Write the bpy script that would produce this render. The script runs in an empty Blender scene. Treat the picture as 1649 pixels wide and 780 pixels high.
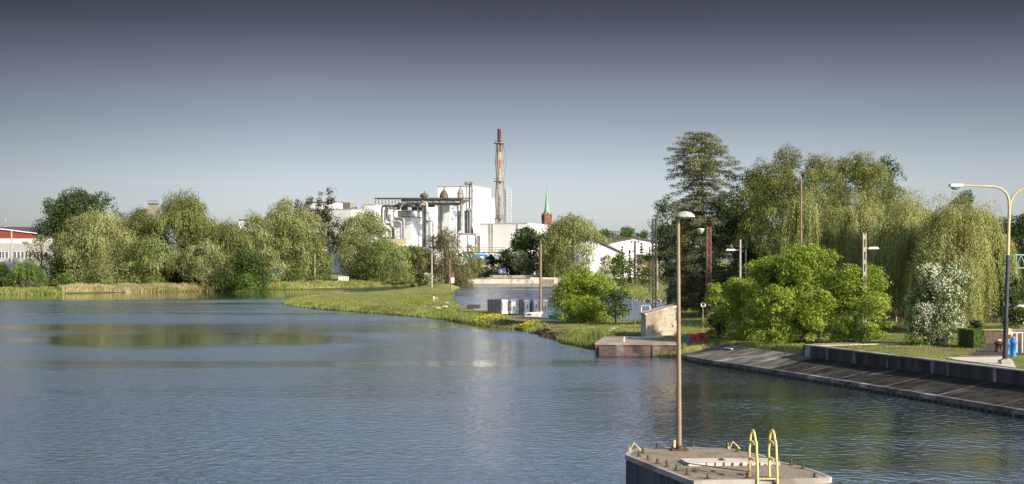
import bpy, math, random
import numpy as np
R = math.radians
random.seed(7); rng = np.random.default_rng(11)
SC = bpy.context.scene; COL = SC.collection
# ------------------------------------------------------------------ camera
F, HZ, CH = 2200.0, 420.0, 7.0          # focal length in photo pixels, horizon row, eye height
cd = bpy.data.cameras.new('camera'); cam = bpy.data.objects.new('camera', cd); COL.objects.link(cam)
cam.location = (0, 0, CH); cam.rotation_euler = (R(90), 0, 0)
cd.sensor_width = 36; cd.lens = 36*F/1649; cd.shift_y = (HZ-390)/1649
cd.clip_start = .5; cd.clip_end = 20000
SC.camera = cam
# ------------------------------------------------------------------ world + sun
SUN_AZ, SUN_EL = 131.0, 27.0            # azimuth clockwise from +Y
w = bpy.data.worlds.new('World'); SC.world = w; w.use_nodes = True
nt = w.node_tree; nt.nodes.clear()
out = nt.nodes.new('ShaderNodeOutputWorld'); bg = nt.nodes.new('ShaderNodeBackground')
sky = nt.nodes.new('ShaderNodeTexSky'); sky.sky_type = 'NISHITA'; sky.sun_disc = False
sky.sun_elevation = R(SUN_EL); sky.sun_rotation = R(SUN_AZ); sky.air_density = 1.0; sky.dust_density = 1.2; sky.ozone_density = 1.5
tc = nt.nodes.new('ShaderNodeTexCoord'); sep = nt.nodes.new('ShaderNodeSeparateXYZ')
nt.links.new(tc.outputs['Generated'], sep.inputs[0])
# bright horizon, vignette darkening put in above; unseen bright band added for the water
ramp = nt.nodes.new('ShaderNodeValToRGB'); cr = ramp.color_ramp
stops = [(0.0, (1.2, 1.26, 1.34)), (.03, (1.14, 1.2, 1.3)), (.055, (.98, 1.03, 1.14)), (.10, (.55, .58, .665)), (.146, (.27, .27, .325)), (.17, (.15, .152, .188)),
         (.188, (.11, .11, .13)), (.212, (.8, .95, 1.3)), (.26, (2.7, 3.25, 4.1)), (.40, (2.0, 2.4, 3.0)), (.6, (.45, .52, .62))]
cr.elements[0].position = 0; cr.elements[0].color = (*stops[0][1], 1)
cr.elements[1].position = stops[-1][0]; cr.elements[1].color = (*stops[-1][1], 1)
for p, c in stops[1:-1]:
    e = cr.elements.new(p); e.color = (*c, 1)
nt.links.new(sep.outputs['Z'], ramp.inputs[0])
hs = nt.nodes.new('ShaderNodeHueSaturation'); hs.inputs['Saturation'].default_value = .42
mul = nt.nodes.new('ShaderNodeMixRGB'); mul.blend_type = 'MULTIPLY'; mul.inputs[0].default_value = 1
nt.links.new(sky.outputs[0], hs.inputs['Color']); nt.links.new(hs.outputs[0], mul.inputs[1]); nt.links.new(ramp.outputs[0], mul.inputs[2])
# lens vignette put into the sky colour, dimmest to the left
rx = nt.nodes.new('ShaderNodeValToRGB'); ax_ = nt.nodes.new('ShaderNodeMath'); ax_.operation = 'MULTIPLY_ADD'; ax_.inputs[1].default_value = .5; ax_.inputs[2].default_value = .5
nt.links.new(sep.outputs['X'], ax_.inputs[0]); nt.links.new(ax_.outputs[0], rx.inputs[0]); er = rx.color_ramp.elements; er[0].position = .0; er[0].color = (.8, .8, .8, 1); er[1].position = 1; er[1].color = (1, 1, 1, 1)
for p, c in ((.22, .7), (.32, .58), (.42, .90), (.52, 1.0), (.60, 1.03), (.70, .94), (.8, .95)):
    e = er.new(p); e.color = (c, c, c, 1)
mul2 = nt.nodes.new('ShaderNodeMixRGB'); mul2.blend_type = 'MULTIPLY'; mul2.inputs[0].default_value = 1
nt.links.new(mul.outputs[0], mul2.inputs[1]); nt.links.new(rx.outputs[0], mul2.inputs[2])
nt.links.new(mul2.outputs[0], bg.inputs['Color']); bg.inputs['Strength'].default_value = .085
nt.links.new(bg.outputs[0], out.inputs[0])
sd = bpy.data.lights.new('sun', 'SUN'); sd.energy = 5.0; sd.angle = R(.5); sd.color = (1, .89, .71)
sun = bpy.data.objects.new('sun', sd); COL.objects.link(sun)
sun.rotation_euler = (R(90-SUN_EL), 0, R(180-SUN_AZ)); sun.location = (60, -40, 60)
SC.view_settings.view_transform = 'Standard'; SC.view_settings.look = 'None'
SC.view_settings.exposure = .62; SC.view_settings.gamma = 1
# ------------------------------------------------------------------ helpers
def PX(px, d): return (px-824.5)/F*d
def ZZ(py, d): return CH-(py-HZ)/F*d
def W(px, py, z=0.0):
    d = (CH-z)*F/(py-HZ); return (PX(px, d), d)
def P3(px, py, d): return (PX(px, d), d, ZZ(py, d))
LOC = {}
def tag(o, label=None, cat=None, group=None, kind=None):
    if label: o['label'] = label
    if cat: o['category'] = cat
    if group: o['group'] = group
    if kind: o['kind'] = kind
    return o
def empty(name, loc, label, cat, group=None):
    o = bpy.data.objects.new(name, None); COL.objects.link(o); o.location = loc; o.empty_display_size = .3
    LOC[o.name] = np.array(loc, float); return tag(o, label, cat, group)
def link_mesh(name, me, mat, parent=None, origin=None):
    o = bpy.data.objects.new(name, me); COL.objects.link(o)
    if mat is not None: me.materials.append(mat)
    if parent is not None: o.parent = parent; LOC[o.name] = LOC[parent.name]
    else:
        if origin is not None: o.location = origin
        LOC[o.name] = np.array(origin if origin is not None else (0, 0, 0), float)
    return o
class MB:
    def __init__(s): s.v = []; s.f = []; s.sm = []; s.pc = []
    def add(s, vs, fs, smooth=False):
        s.pc.append((list(vs), list(fs), smooth)); b = len(s.v); s.v += [tuple(map(float, v)) for v in vs]
        for f in fs: s.f.append(tuple(b+i for i in f)); s.sm.append(smooth)
        return s
    def box(s, c, size, rz=0, taper=1.0):
        cx, cy, cz = c; x, y, z = size[0]/2, size[1]/2, size[2]/2; ca, sa = math.cos(rz), math.sin(rz); vs = []
        for dz in (-1, 1):
            t = taper if dz > 0 else 1
            for dx, dy in ((-1, -1), (1, -1), (1, 1), (-1, 1)):
                a, b = dx*x*t, dy*y*t; vs.append((cx+a*ca-b*sa, cy+a*sa+b*ca, cz+dz*z))
        return s.add(vs, [(0, 3, 2, 1), (4, 5, 6, 7), (0, 1, 5, 4), (1, 2, 6, 5), (2, 3, 7, 6), (3, 0, 4, 7)])
    def prism(s, poly, z0, z1, zs=None):
        n = len(poly); a = [(p[0], p[1], z0) for p in poly]; b = [(p[0], p[1], z1 if zs is None else zs[i]) for i, p in enumerate(poly)]
        return s.add(a+b, [tuple(range(n))[::-1], tuple(range(n, 2*n))]+[(i, (i+1) % n, n+(i+1) % n, n+i) for i in range(n)])
    def solid(s, poly3, vec):
        n = len(poly3); a = [np.array(p, float) for p in poly3]; b = [p+np.array(vec, float) for p in a]
        return s.add(a+b, [tuple(range(n))[::-1], tuple(range(n, 2*n))]+[(i, (i+1) % n, n+(i+1) % n, n+i) for i in range(n)])
    def tube(s, pts, r, n=8, caps=True):
        pts = [np.array(p, float) for p in pts]; rs = r if hasattr(r, '__len__') else [r]*len(pts)
        vs = []; m = len(pts); up = None
        for i, p in enumerate(pts):
            t = pts[min(i+1, m-1)]-pts[max(i-1, 0)]; t = t/(np.linalg.norm(t)+1e-9)
            if up is None: up = np.array((1., 0, 0)) if abs(t[0]) < .9 else np.array((0, 1., 0))
            a = up-t*np.dot(up, t); a /= np.linalg.norm(a)+1e-9; b = np.cross(t, a); up = a
            for k in range(n):
                q = 2*math.pi*k/n; vs.append(p+rs[i]*(a*math.cos(q)+b*math.sin(q)))
        fs = [(i*n+k, i*n+(k+1) % n, (i+1)*n+(k+1) % n, (i+1)*n+k) for i in range(m-1) for k in range(n)]
        s.add(vs, fs, True)
        if caps: s.add(vs[:n]+vs[-n:], [tuple(range(n))[::-1], tuple(range(n, 2*n))])
        return s
    def lathe(s, c, prof, n=20, sx=1, sy=1):
        vs = [(c[0]+r*sx*math.cos(2*math.pi*k/n), c[1]+r*sy*math.sin(2*math.pi*k/n), c[2]+z) for r, z in prof for k in range(n)]
        return s.add(vs, [(i*n+k, i*n+(k+1) % n, (i+1)*n+(k+1) % n, (i+1)*n+k) for i in range(len(prof)-1) for k in range(n)], True)
    def each(s, name, mat, parent, bevel=0):
        for vs, fs, sm in s.pc: MB().add(vs, fs, sm).build(name, mat, parent, bevel)
    def build(s, name, mat, parent=None, bevel=0, origin=None):
        me = bpy.data.meshes.new(name)
        o0 = LOC[parent.name] if parent is not None else np.array(origin if origin is not None else (0, 0, 0), float)
        me.from_pydata([tuple(np.array(v)-o0) for v in s.v], [], s.f)
        me.polygons.foreach_set('use_smooth', s.sm); me.update()
        o = link_mesh(name, me, mat, parent, origin)
        if bevel:
            m = o.modifiers.new('bevel', 'BEVEL'); m.width = bevel; m.segments = 2; m.limit_method = 'ANGLE'
        return o
def quads_mesh(name, V, mat, parent, tint=None, tri=False, origin=None):
    """V: (n,k,3) world coords"""
    n, k = V.shape[0], V.shape[1]; me = bpy.data.meshes.new(name)
    o0 = LOC[parent.name] if parent is not None else np.array(origin if origin is not None else (0, 0, 0), float)
    co = (V-o0).reshape(-1).astype(np.float32)
    me.vertices.add(n*k); me.vertices.foreach_set('co', co)
    me.loops.add(n*k); me.loops.foreach_set('vertex_index', np.arange(n*k, dtype=np.int32))
    me.polygons.add(n); me.polygons.foreach_set('loop_start', np.arange(0, n*k, k, dtype=np.int32))
    try: me.polygons.foreach_set('loop_total', np.full(n, k, dtype=np.int32))
    except Exception: pass
    me.update(calc_edges=True)
    if tint is not None:
        a = me.attributes.new('tint', 'FLOAT', 'FACE'); a.data.foreach_set('value', tint.astype(np.float32))
    return link_mesh(name, me, mat, parent, origin)
# ------------------------------------------------------------------ materials
MATS = {}
def nodes(name):
    m = bpy.data.materials.new(name); m.use_nodes = True; t = m.node_tree; t.nodes.clear()
    o = t.nodes.new('ShaderNodeOutputMaterial'); return m, t, o
def surf(name, c1, c2=None, scale=1.0, rough=.8, metal=0, bump=.2, stretch=(1, 1, 1), c3=None, s3=.3, t3=(.5, .62), detail=6, bscale=None, spec=.3, stretch3=(1, 1, 1)):
    """weathered surface: two tones mixed by noise, an optional third (stain) tone and a bump"""
    m, t, o = nodes(name); N = t.nodes.new; L = t.links.new
    b = N('ShaderNodeBsdfPrincipled'); L(b.outputs[0], o.inputs[0])
    b.inputs['Roughness'].default_value = rough; b.inputs['Metallic'].default_value = metal; b.inputs['Specular IOR Level'].default_value = spec
    tcn = N('ShaderNodeTexCoord'); mp = N('ShaderNodeMapping'); mp.inputs['Scale'].default_value = stretch; L(tcn.outputs['Object'], mp.inputs[0])
    nz = N('ShaderNodeTexNoise'); nz.inputs['Scale'].default_value = scale; nz.inputs['Detail'].default_value = detail; nz.inputs['Roughness'].default_value = .65; L(mp.outputs[0], nz.inputs[0])
    rp = N('ShaderNodeValToRGB'); rp.color_ramp.elements[0].position = .35; rp.color_ramp.elements[1].position = .65
    c2 = c2 or tuple(x*.75 for x in c1)
    rp.color_ramp.elements[0].color = (*c2, 1); rp.color_ramp.elements[1].color = (*c1, 1); L(nz.outputs[0], rp.inputs[0])
    col = rp.outputs[0]
    if c3:
        mp3 = N('ShaderNodeMapping'); mp3.inputs['Scale'].default_value = stretch3; L(tcn.outputs['Object'], mp3.inputs[0])
        n3 = N('ShaderNodeTexNoise'); n3.inputs['Scale'].default_value = s3; n3.inputs['Detail'].default_value = 5; L(mp3.outputs[0], n3.inputs[0])
        r3 = N('ShaderNodeValToRGB'); r3.color_ramp.elements[0].position = t3[0]; r3.color_ramp.elements[1].position = t3[1]; L(n3.outputs[0], r3.inputs[0])
        mx = N('ShaderNodeMixRGB'); L(r3.outputs[0], mx.inputs[0]); L(col, mx.inputs[1]); mx.inputs[2].default_value = (*c3, 1); col = mx.outputs[0]
    L(col, b.inputs['Base Color'])
    if bump:
        bp = N('ShaderNodeBump'); bp.inputs['Strength'].default_value = bump; bp.inputs['Distance'].default_value = .05
        nb = N('ShaderNodeTexNoise'); nb.inputs['Scale'].default_value = bscale or scale*4; nb.inputs['Detail'].default_value = 5; L(tcn.outputs['Object'], nb.inputs[0])
        L(nb.outputs[0], bp.inputs['Height']); L(bp.outputs[0], b.inputs['Normal'])
    MATS[name] = m; return m
def leafmat(name, dark, mid, light, trans=.3, rough=.55):
    m, t, o = nodes(name); N = t.nodes.new; L = t.links.new
    at = N('ShaderNodeAttribute'); at.attribute_name = 'tint'
    rp = N('ShaderNodeValToRGB'); e = rp.color_ramp.elements; e[0].position = .0; e[1].position = 1
    e[0].color = (*dark, 1); e[1].color = (*light, 1); k = e.new(.5); k.color = (*mid, 1); L(at.outputs['Fac'], rp.inputs[0])
    b = N('ShaderNodeBsdfPrincipled'); b.inputs['Roughness'].default_value = rough; b.inputs['Specular IOR Level'].default_value = .18
    tr = N('ShaderNodeBsdfTranslucent'); mx = N('ShaderNodeMixShader'); mx.inputs[0].default_value = trans
    g = N('ShaderNodeMixRGB'); g.blend_type = 'MULTIPLY'; g.inputs[0].default_value = 1; g.inputs[2].default_value = (1.25, 1.25, .6, 1)
    L(rp.outputs[0], b.inputs['Base Color']); L(rp.outputs[0], g.inputs[1]); L(g.outputs[0], tr.inputs[0])
    L(b.outputs[0], mx.inputs[1]); L(tr.outputs[0], mx.inputs[2]); L(mx.outputs[0], o.inputs[0])
    MATS[name] = m; return m
def plain(name, c, rough=.5, metal=0, var=.85, scale=3): return surf(name, c, tuple(x*var for x in c), scale, rough, metal, .05)

leafmat('silver', (.15, .165, .055), (.25, .265, .105), (.38, .39, .19))
leafmat('silver_green', (.12, .15, .04), (.20, .235, .075), (.31, .34, .135))
leafmat('olive', (.10, .115, .03), (.17, .185, .055), (.27, .28, .095))
leafmat('maple', (.03, .05, .012), (.055, .085, .02), (.10, .145, .035))
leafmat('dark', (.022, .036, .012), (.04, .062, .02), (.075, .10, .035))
leafmat('lime', (.13, .18, .025), (.25, .32, .045), (.46, .53, .11), .35)
leafmat('green', (.06, .10, .02), (.11, .165, .035), (.19, .26, .06))
leafmat('weeping', (.17, .185, .05), (.30, .31, .11), (.48, .475, .22), .35)
leafmat('spruce', (.045, .055, .022), (.12, .13, .055), (.31, .305, .16), .08)
leafmat('mistletoe', (.02, .028, .008), (.04, .045, .015), (.09, .075, .03), .1)
leafmat('brownish', (.10, .095, .04), (.17, .155, .065), (.26, .24, .115))
leafmat('blossom', (.42, .42, .30), (.62, .60, .46), (.82, .79, .64), .15)
leafmat('reed_green', (.11, .135, .03), (.22, .25, .065), (.42, .42, .16), .3)
leafmat('reed_tan', (.22, .20, .09), (.40, .35, .18), (.58, .50, .30), .3)
leafmat('lawn_blade', (.10, .13, .03), (.20, .22, .06), (.34, .31, .12), .3)
leafmat('yellow_flower', (.25, .28, .02), (.45, .38, .025), (.62, .53, .05), .2)
surf('bark', (.17, .135, .10), (.07, .055, .04), 2, bump=.5, stretch=(3, 3, .6))
surf('bark_pale', (.36, .31, .25), (.17, .14, .11), 2, bump=.5, stretch=(3, 3, .6))
surf('white_clad', (.86, .845, .82), (.80, .785, .76), .15, .6, bump=.03)
surf('cream_clad', (.74, .71, .67), (.66, .63, .59), .2, .7, bump=.05)
surf('grey_clad', (.42, .41, .40), (.34, .33, .325), .25, .7, bump=.05)
surf('roof_dark', (.07, .068, .066), (.05, .048, .047), .5, .8, bump=.1)
surf('roof_brown', (.13, .105, .085), (.085, .07, .06), .4, .8, bump=.1)
surf('metal_pipe', (.46, .455, .44), (.28, .275, .265), .8, .5, .3, .05, c3=(.19, .17, .15), s3=.4)
surf('dark_steel', (.09, .085, .08), (.05, .045, .042), 1.5, .6, .2, .1)
surf('brown_steel', (.15, .115, .09), (.09, .065, .05), 1.5, .7, .1, .1)
surf('yellow_band', (.72, .60, .20), (.60, .50, .2), 1, .6)
surf('red_clad', (.27, .06, .04), (.20, .045, .03), .3, .7)
surf('window_dark', (.05, .055, .065), (.03, .032, .04), 1, .2, spec=.6)
surf('chimney_red', (.45, .13, .06), (.30, .075, .04), .4, .8)
surf('chimney_dark', (.13, .045, .03), (.08, .03, .024), .4, .8)
surf('chimney_cream', (.46, .31, .18), (.33, .19, .10), .4, .8)
surf('copper_green', (.26, .38, .31), (.19, .30, .24), .3, .7)
surf('brick', (.24, .095, .065), (.16, .065, .048), .5, .9)
surf('concrete', (.42, .385, .33), (.30, .275, .235), 1.2, .9, bump=.3, c3=(.2, .17, .14), s3=.5)
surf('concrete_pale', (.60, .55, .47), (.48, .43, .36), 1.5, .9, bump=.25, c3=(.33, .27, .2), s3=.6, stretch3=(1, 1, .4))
surf('boarded_concrete', (.50, .42, .33), (.34, .28, .215), 1.6, .95, bump=.4, stretch=(.4, .4, 5), c3=(.24, .19, .14), s3=.9, t3=(.5, .68), stretch3=(1, 1, .5))
surf('concrete_dark', (.08, .075, .068), (.025, .023, .021), .9, .9, bump=.3, stretch=(1.3, 1.3, .22), c3=(.42, .40, .37), s3=.9, t3=(.56, .7), stretch3=(1, 1, .18))
surf('concrete_slope', (.23, .212, .185), (.065, .06, .053), 1.5, .9, bump=.6, stretch=(.6, .9, 1), detail=9, c3=(.40, .37, .33), s3=.7, t3=(.56, .72), stretch3=(.35, .9, .5), spec=.05)
surf('concrete_slope_dark', (.07, .065, .058), (.018, .017, .016), 1.5, .9, bump=.6, stretch=(.6, .9, 1), detail=9, c3=(.16, .15, .135), s3=.8, t3=(.6, .74), stretch3=(.35, .9, .5), spec=.04)
surf('concrete_side', (.11, .115, .115), (.035, .037, .038), 1.0, .85, bump=.3, stretch=(2.2, 2.2, .15), c3=(.25, .25, .24), s3=1.2, t3=(.6, .75), stretch3=(1.5, 1.5, .12))  # stained pier sides, with the shade of the left face also in the colour
surf('gravel_deck', (.36, .285, .20), (.23, .18, .125), 9, .95, bump=.9, bscale=28, c3=(.15, .12, .09), s3=1.3, t3=(.5, .75))
surf('rust_iron', (.13, .095, .07), (.06, .045, .035), 8, .8, .2, .3)
surf('pole_brown', (.33, .235, .155), (.25, .17, .11), 2, .5, .2, .05)
surf('yellow_paint', (.78, .57, .22), (.66, .47, .18), 5, .5, bump=.05, c3=(.35, .2, .08), s3=4, t3=(.62, .7))
surf('yellow_pole', (.60, .48, .24), (.5, .39, .19), 3, .5)
surf('blue_pole', (.06, .07, .10), (.04, .047, .07), 3, .5)
surf('dark_pole', (.055, .045, .045), (.035, .03, .03), 3, .6)
surf('lamp_white', (.72, .69, .66), (.55, .52, .50), 6, .4)
surf('pole_concrete', (.44, .40, .33), (.31, .27, .22), 2.5, .9)
surf('pole_wood', (.32, .22, .14), (.2, .135, .09), 3, .9, stretch=(3, 3, .4))
surf('lattice_red', (.24, .125, .09), (.16, .08, .06), 3, .7)
surf('paving', (.40, .30, .25), (.31, .235, .20), 1.3, .95, c3=(.24, .2, .17), s3=.8)
surf('pad', (.60, .54, .45), (.50, .44, .36), 1.0, .95)
surf('asphalt', (.075, .06, .05), (.045, .038, .034), 1.0, .95)
surf('boat_green', (.05, .26, .08), (.04, .18, .06), 2, .45)
surf('boat_keel', (.12, .12, .10), (.08, .08, .07), 2, .7)
surf('pontoon_grey', (.24, .24, .235), (.17, .17, .165), 2, .8)
surf('white_paint', (.80, .77, .73), (.68, .65, .6), 3, .6)
surf('tin_brown', (.30, .26, .2), (.2, .17, .13), 3, .7)
surf('red_paint', (.55, .03, .025), (.4, .02, .02), 3, .45)
surf('teal_paint', (.03, .28, .24), (.02, .2, .18), 3, .5)
surf('blue_paint', (.03, .22, .55), (.02, .16, .42), 3, .5)
surf('pale_blue_steel', (.25, .42, .45), (.18, .32, .35), 2, .5)
surf('sign_blue', (.13, .12, .42), (.1, .1, .36), 3, .5)
surf('banner_blue', (.04, .22, .55), (.03, .17, .45), 2, .6)
surf('wood', (.16, .10, .065), (.09, .06, .04), 3, .8)
surf('soil', (.06, .045, .032), (.03, .024, .018), 1.2, .95, bump=.8)  # dark earth tone with the bank's shade put into the colour
# brick with joints for the old quay
def brickmat():
    m, t, o = nodes('quay_brick'); N = t.nodes.new; L = t.links.new
    b = N('ShaderNodeBsdfPrincipled'); b.inputs['Roughness'].default_value = .9; L(b.outputs[0], o.inputs[0])
    tcn = N('ShaderNodeTexCoord'); mp = N('ShaderNodeMapping'); mp.inputs['Rotation'].default_value = (R(90), 0, 0); L(tcn.outputs['Object'], mp.inputs[0])
    br = N('ShaderNodeTexBrick'); br.inputs['Color1'].default_value = (.17, .062, .042, 1); br.inputs['Color2'].default_value = (.085, .038, .03, 1); br.inputs['Mortar'].default_value = (.2, .17, .14, 1)
    br.inputs['Scale'].default_value = 4; br.inputs['Mortar Size'].default_value = .03; L(mp.outputs[0], br.inputs[0])
    nz = N('ShaderNodeTexNoise'); nz.inputs['Scale'].default_value = 1.2; nz.inputs['Detail'].default_value = 6; L(tcn.outputs['Object'], nz.inputs[0])
    rp = N('ShaderNodeValToRGB'); rp.color_ramp.elements[0].position = .4; rp.color_ramp.elements[1].position = .6; L(nz.outputs[0], rp.inputs[0])
    mx = N('ShaderNodeMixRGB'); L(rp.outputs[0], mx.inputs[0]); mx.inputs[1].default_value = (.045, .035, .03, 1); L(br.outputs[0], mx.inputs[2]); L(mx.outputs[0], b.inputs['Base Color'])
    MATS['quay_brick'] = m
brickmat()
# ------------------------------------------------------------------ terrain
def pl(pts): return [W(a, b) for a, b in pts]
toe = [(12.3, 96.6), (13.2, 92.5), (15.0, 87.5), (17.4, 80.0), (20.2, 70.8), (22.9, 61.4), (27.5, 46.0), (34.0, 24.0), (40, 4)]
front = pl([(740, 465.5), (716, 463.2), (690, 465), (640, 469.5), (600, 472), (560, 474), (500, 477), (468, 482), (458, 487.5), (470, 493), (520, 499), (600, 504.5), (680, 511), (730, 516.5), (765, 522), (800, 527), (838, 530), (868, 537), (880, 545), (918, 553), (957, 560)])
front += [(8.0, 103.0), (11.2, 102.5), (11.6, 99.0)]
back = [W(a, b, .95 if a > 860 else .6) for a, b in ([(1150, 497), (1118, 497.5), (1095, 497.5), (1031, 508), (987, 509.5), (940, 508), (885, 503), (830, 498), (785, 493), (748, 489), (733, 482), (727, 473)])]
mound = pl([(985, 459.5), (1003, 461.5), (996, 466), (1003, 474), (1012, 482), (1040, 486), (1068, 487), (1100, 489), (1130, 494.5), (1150, 496.8)])
farb = pl([(-500, 480), (0, 474.5), (60, 474.5), (105, 473), (200, 471), (350, 469), (430, 466.5), (520, 465), (600, 463), (690, 460.5), (740, 459.3), (905, 459.3), (985, 459.4)])
far_poly = [(-9000, farb[0][1]), (-600, farb[0][1])] + farb + mound[1:]            # far land incl. mound, joined to the right land
right_tail = toe + [(60, -60), (9000, -60), (9000, 9000), (-9000, 9000)]
LAND = far_poly + back + front + right_tail
LP = np.array(LAND, float)
def sdist(x, y):
    """signed distance to the shoreline, positive on land"""
    x = np.asarray(x, float); y = np.asarray(y, float); d2 = np.full(x.shape, 1e18); ins = np.zeros(x.shape, bool)
    n = len(LP)
    for i in range(n):
        ax, ay = LP[i]; bx, by = LP[(i+1) % n]; dx, dy = bx-ax, by-ay
        t = np.clip(((x-ax)*dx+(y-ay)*dy)/(dx*dx+dy*dy+1e-12), 0, 1)
        d2 = np.minimum(d2, (x-ax-t*dx)**2+(y-ay-t*dy)**2)
        c = (ay > y) != (by > y)
        with np.errstate(divide='ignore', invalid='ignore'): xi = ax+(y-ay)*dx/(dy if dy else 1e-12)
        ins ^= c & (x < xi)
    return np.where(ins, 1, -1)*np.sqrt(d2)
CTRL = []
for px, py, z in [(600, 487, .38), (690, 485, .38), (740, 500, .42), (640, 474, .3), (560, 478, .3), (830, 515, .48), (850, 505, .45), (900, 515, .62), (900, 528, .66), (960, 530, .85), (1010, 530, .9)]:
    CTRL.append((*W(px, py, z), z))
CTRL += [(9, 112, .95), (13, 113, 1.1), (16, 104, 1.1), (20, 97, 1.2), (22, 87, 1.55), (26, 78, 1.62), (27, 68, 1.62), (30, 95, 1.7), (40, 100, 1.7), (45, 60, 1.62), (20, 175, 1.5), (16, 200, 1.6), (30, 170, 1.6), (30, 125, 1.5), (22, 130, 1.3),
         (-120, 320, 1.2), (-60, 350, 1.5), (0, 400, 1.8), (-100, 500, 1.6), (60, 420, 1.8), (60, 250, 1.7), (90, 120, 1.7)]
CT = np.array(CTRL)
def vnoise(x, y, s, seed=0):
    x = x/s+seed*17.3; y = y/s+seed*9.1; xi = np.floor(x); yi = np.floor(y); fx = x-xi; fy = y-yi
    h = lambda a, b: (np.sin(a*127.1+b*311.7+seed)*43758.5453) % 1
    fx = fx*fx*(3-2*fx); fy = fy*fy*(3-2*fy)
    return (h(xi, yi)*(1-fx)+h(xi+1, yi)*fx)*(1-fy)+(h(xi, yi+1)*(1-fx)+h(xi+1, yi+1)*fx)*fy
def sstep(a, b, x): t = np.clip((x-a)/(b-a), 0, 1); return t*t*(3-2*t)
def height(x, y):
    x = np.asarray(x, float); y = np.asarray(y, float); s = sdist(x, y)
    wsum = 0; h = 0
    for cx, cy, cz in CT:
        wt = 1/(((x-cx)**2+(y-cy)**2)**1.5+.5); wsum = wsum+wt; h = h+wt*cz
    H = h/wsum
    wob = (vnoise(x, y, 3.0)-.5)*.10+(vnoise(x, y, 11, 2)-.5)*.16
    s2 = s+(vnoise(x, y, 5, 4)-.5)*1.1*(y > 110)
    z = np.where(s2 < 0, np.maximum(-1.6, s2*.45), (H+wob*np.minimum(1, s2/4))*(1-np.exp(-np.maximum(s2, 0)/1.6)))
    emb = (x > 11.5) & (y < 100) & (y > -50)
    ze = np.where(s < 3.15, -.75+.3*s, .2+(H-.2)*sstep(3.1, 3.6, s))
    ze = np.where(s < -3, -1.6, ze)
    z = np.where(emb, ze, z)
    # rounded grassy mound on the far side of the side arm
    z = z+1.0*np.exp(-(((x-17)/9)**2+((y-185)/14)**2))*np.clip(s/3, 0, 1)
    return z
def hgt(x, y): return float(height(np.array([x]), np.array([y]))[0])
def lines(segs):
    o = []
    for a, b, st in segs: o += list(np.arange(a, b, st))
    return np.array(o)
gx = lines([(-9000, -1000, 1000), (-1000, -200, 80), (-200, -60, 3), (-60, -8, 1.0), (-8, 34, .4), (34, 70, 1.5), (70, 200, 5), (200, 1000, 80), (1000, 9001, 1000)])
gy = lines([(-300, 20, 40), (20, 54, 2), (54, 118, .5), (118, 200, 1.0), (200, 300, 1.5), (300, 420, 2), (420, 700, 20), (700, 2000, 100), (2000, 9001, 1000)])
GX, GY = np.meshgrid(gx, gy); GZ = height(GX, GY)
me = bpy.data.meshes.new('ground'); ny, nx = GX.shape
idx = np.arange(ny*nx).reshape(ny, nx)
fq = np.stack([idx[:-1, :-1], idx[:-1, 1:], idx[1:, 1:], idx[1:, :-1]], -1).reshape(-1, 4)
me.vertices.add(nx*ny); me.vertices.foreach_set('co', np.stack([GX, GY, GZ], -1).reshape(-1).astype(np.float32))
me.loops.add(fq.size); me.loops.foreach_set('vertex_index', fq.reshape(-1).astype(np.int32))
me.polygons.add(len(fq)); me.polygons.foreach_set('loop_start', np.arange(0, fq.size, 4, dtype=np.int32)); me.update(calc_edges=True)
me.polygons.foreach_set('use_smooth', np.ones(len(fq), bool))
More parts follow.
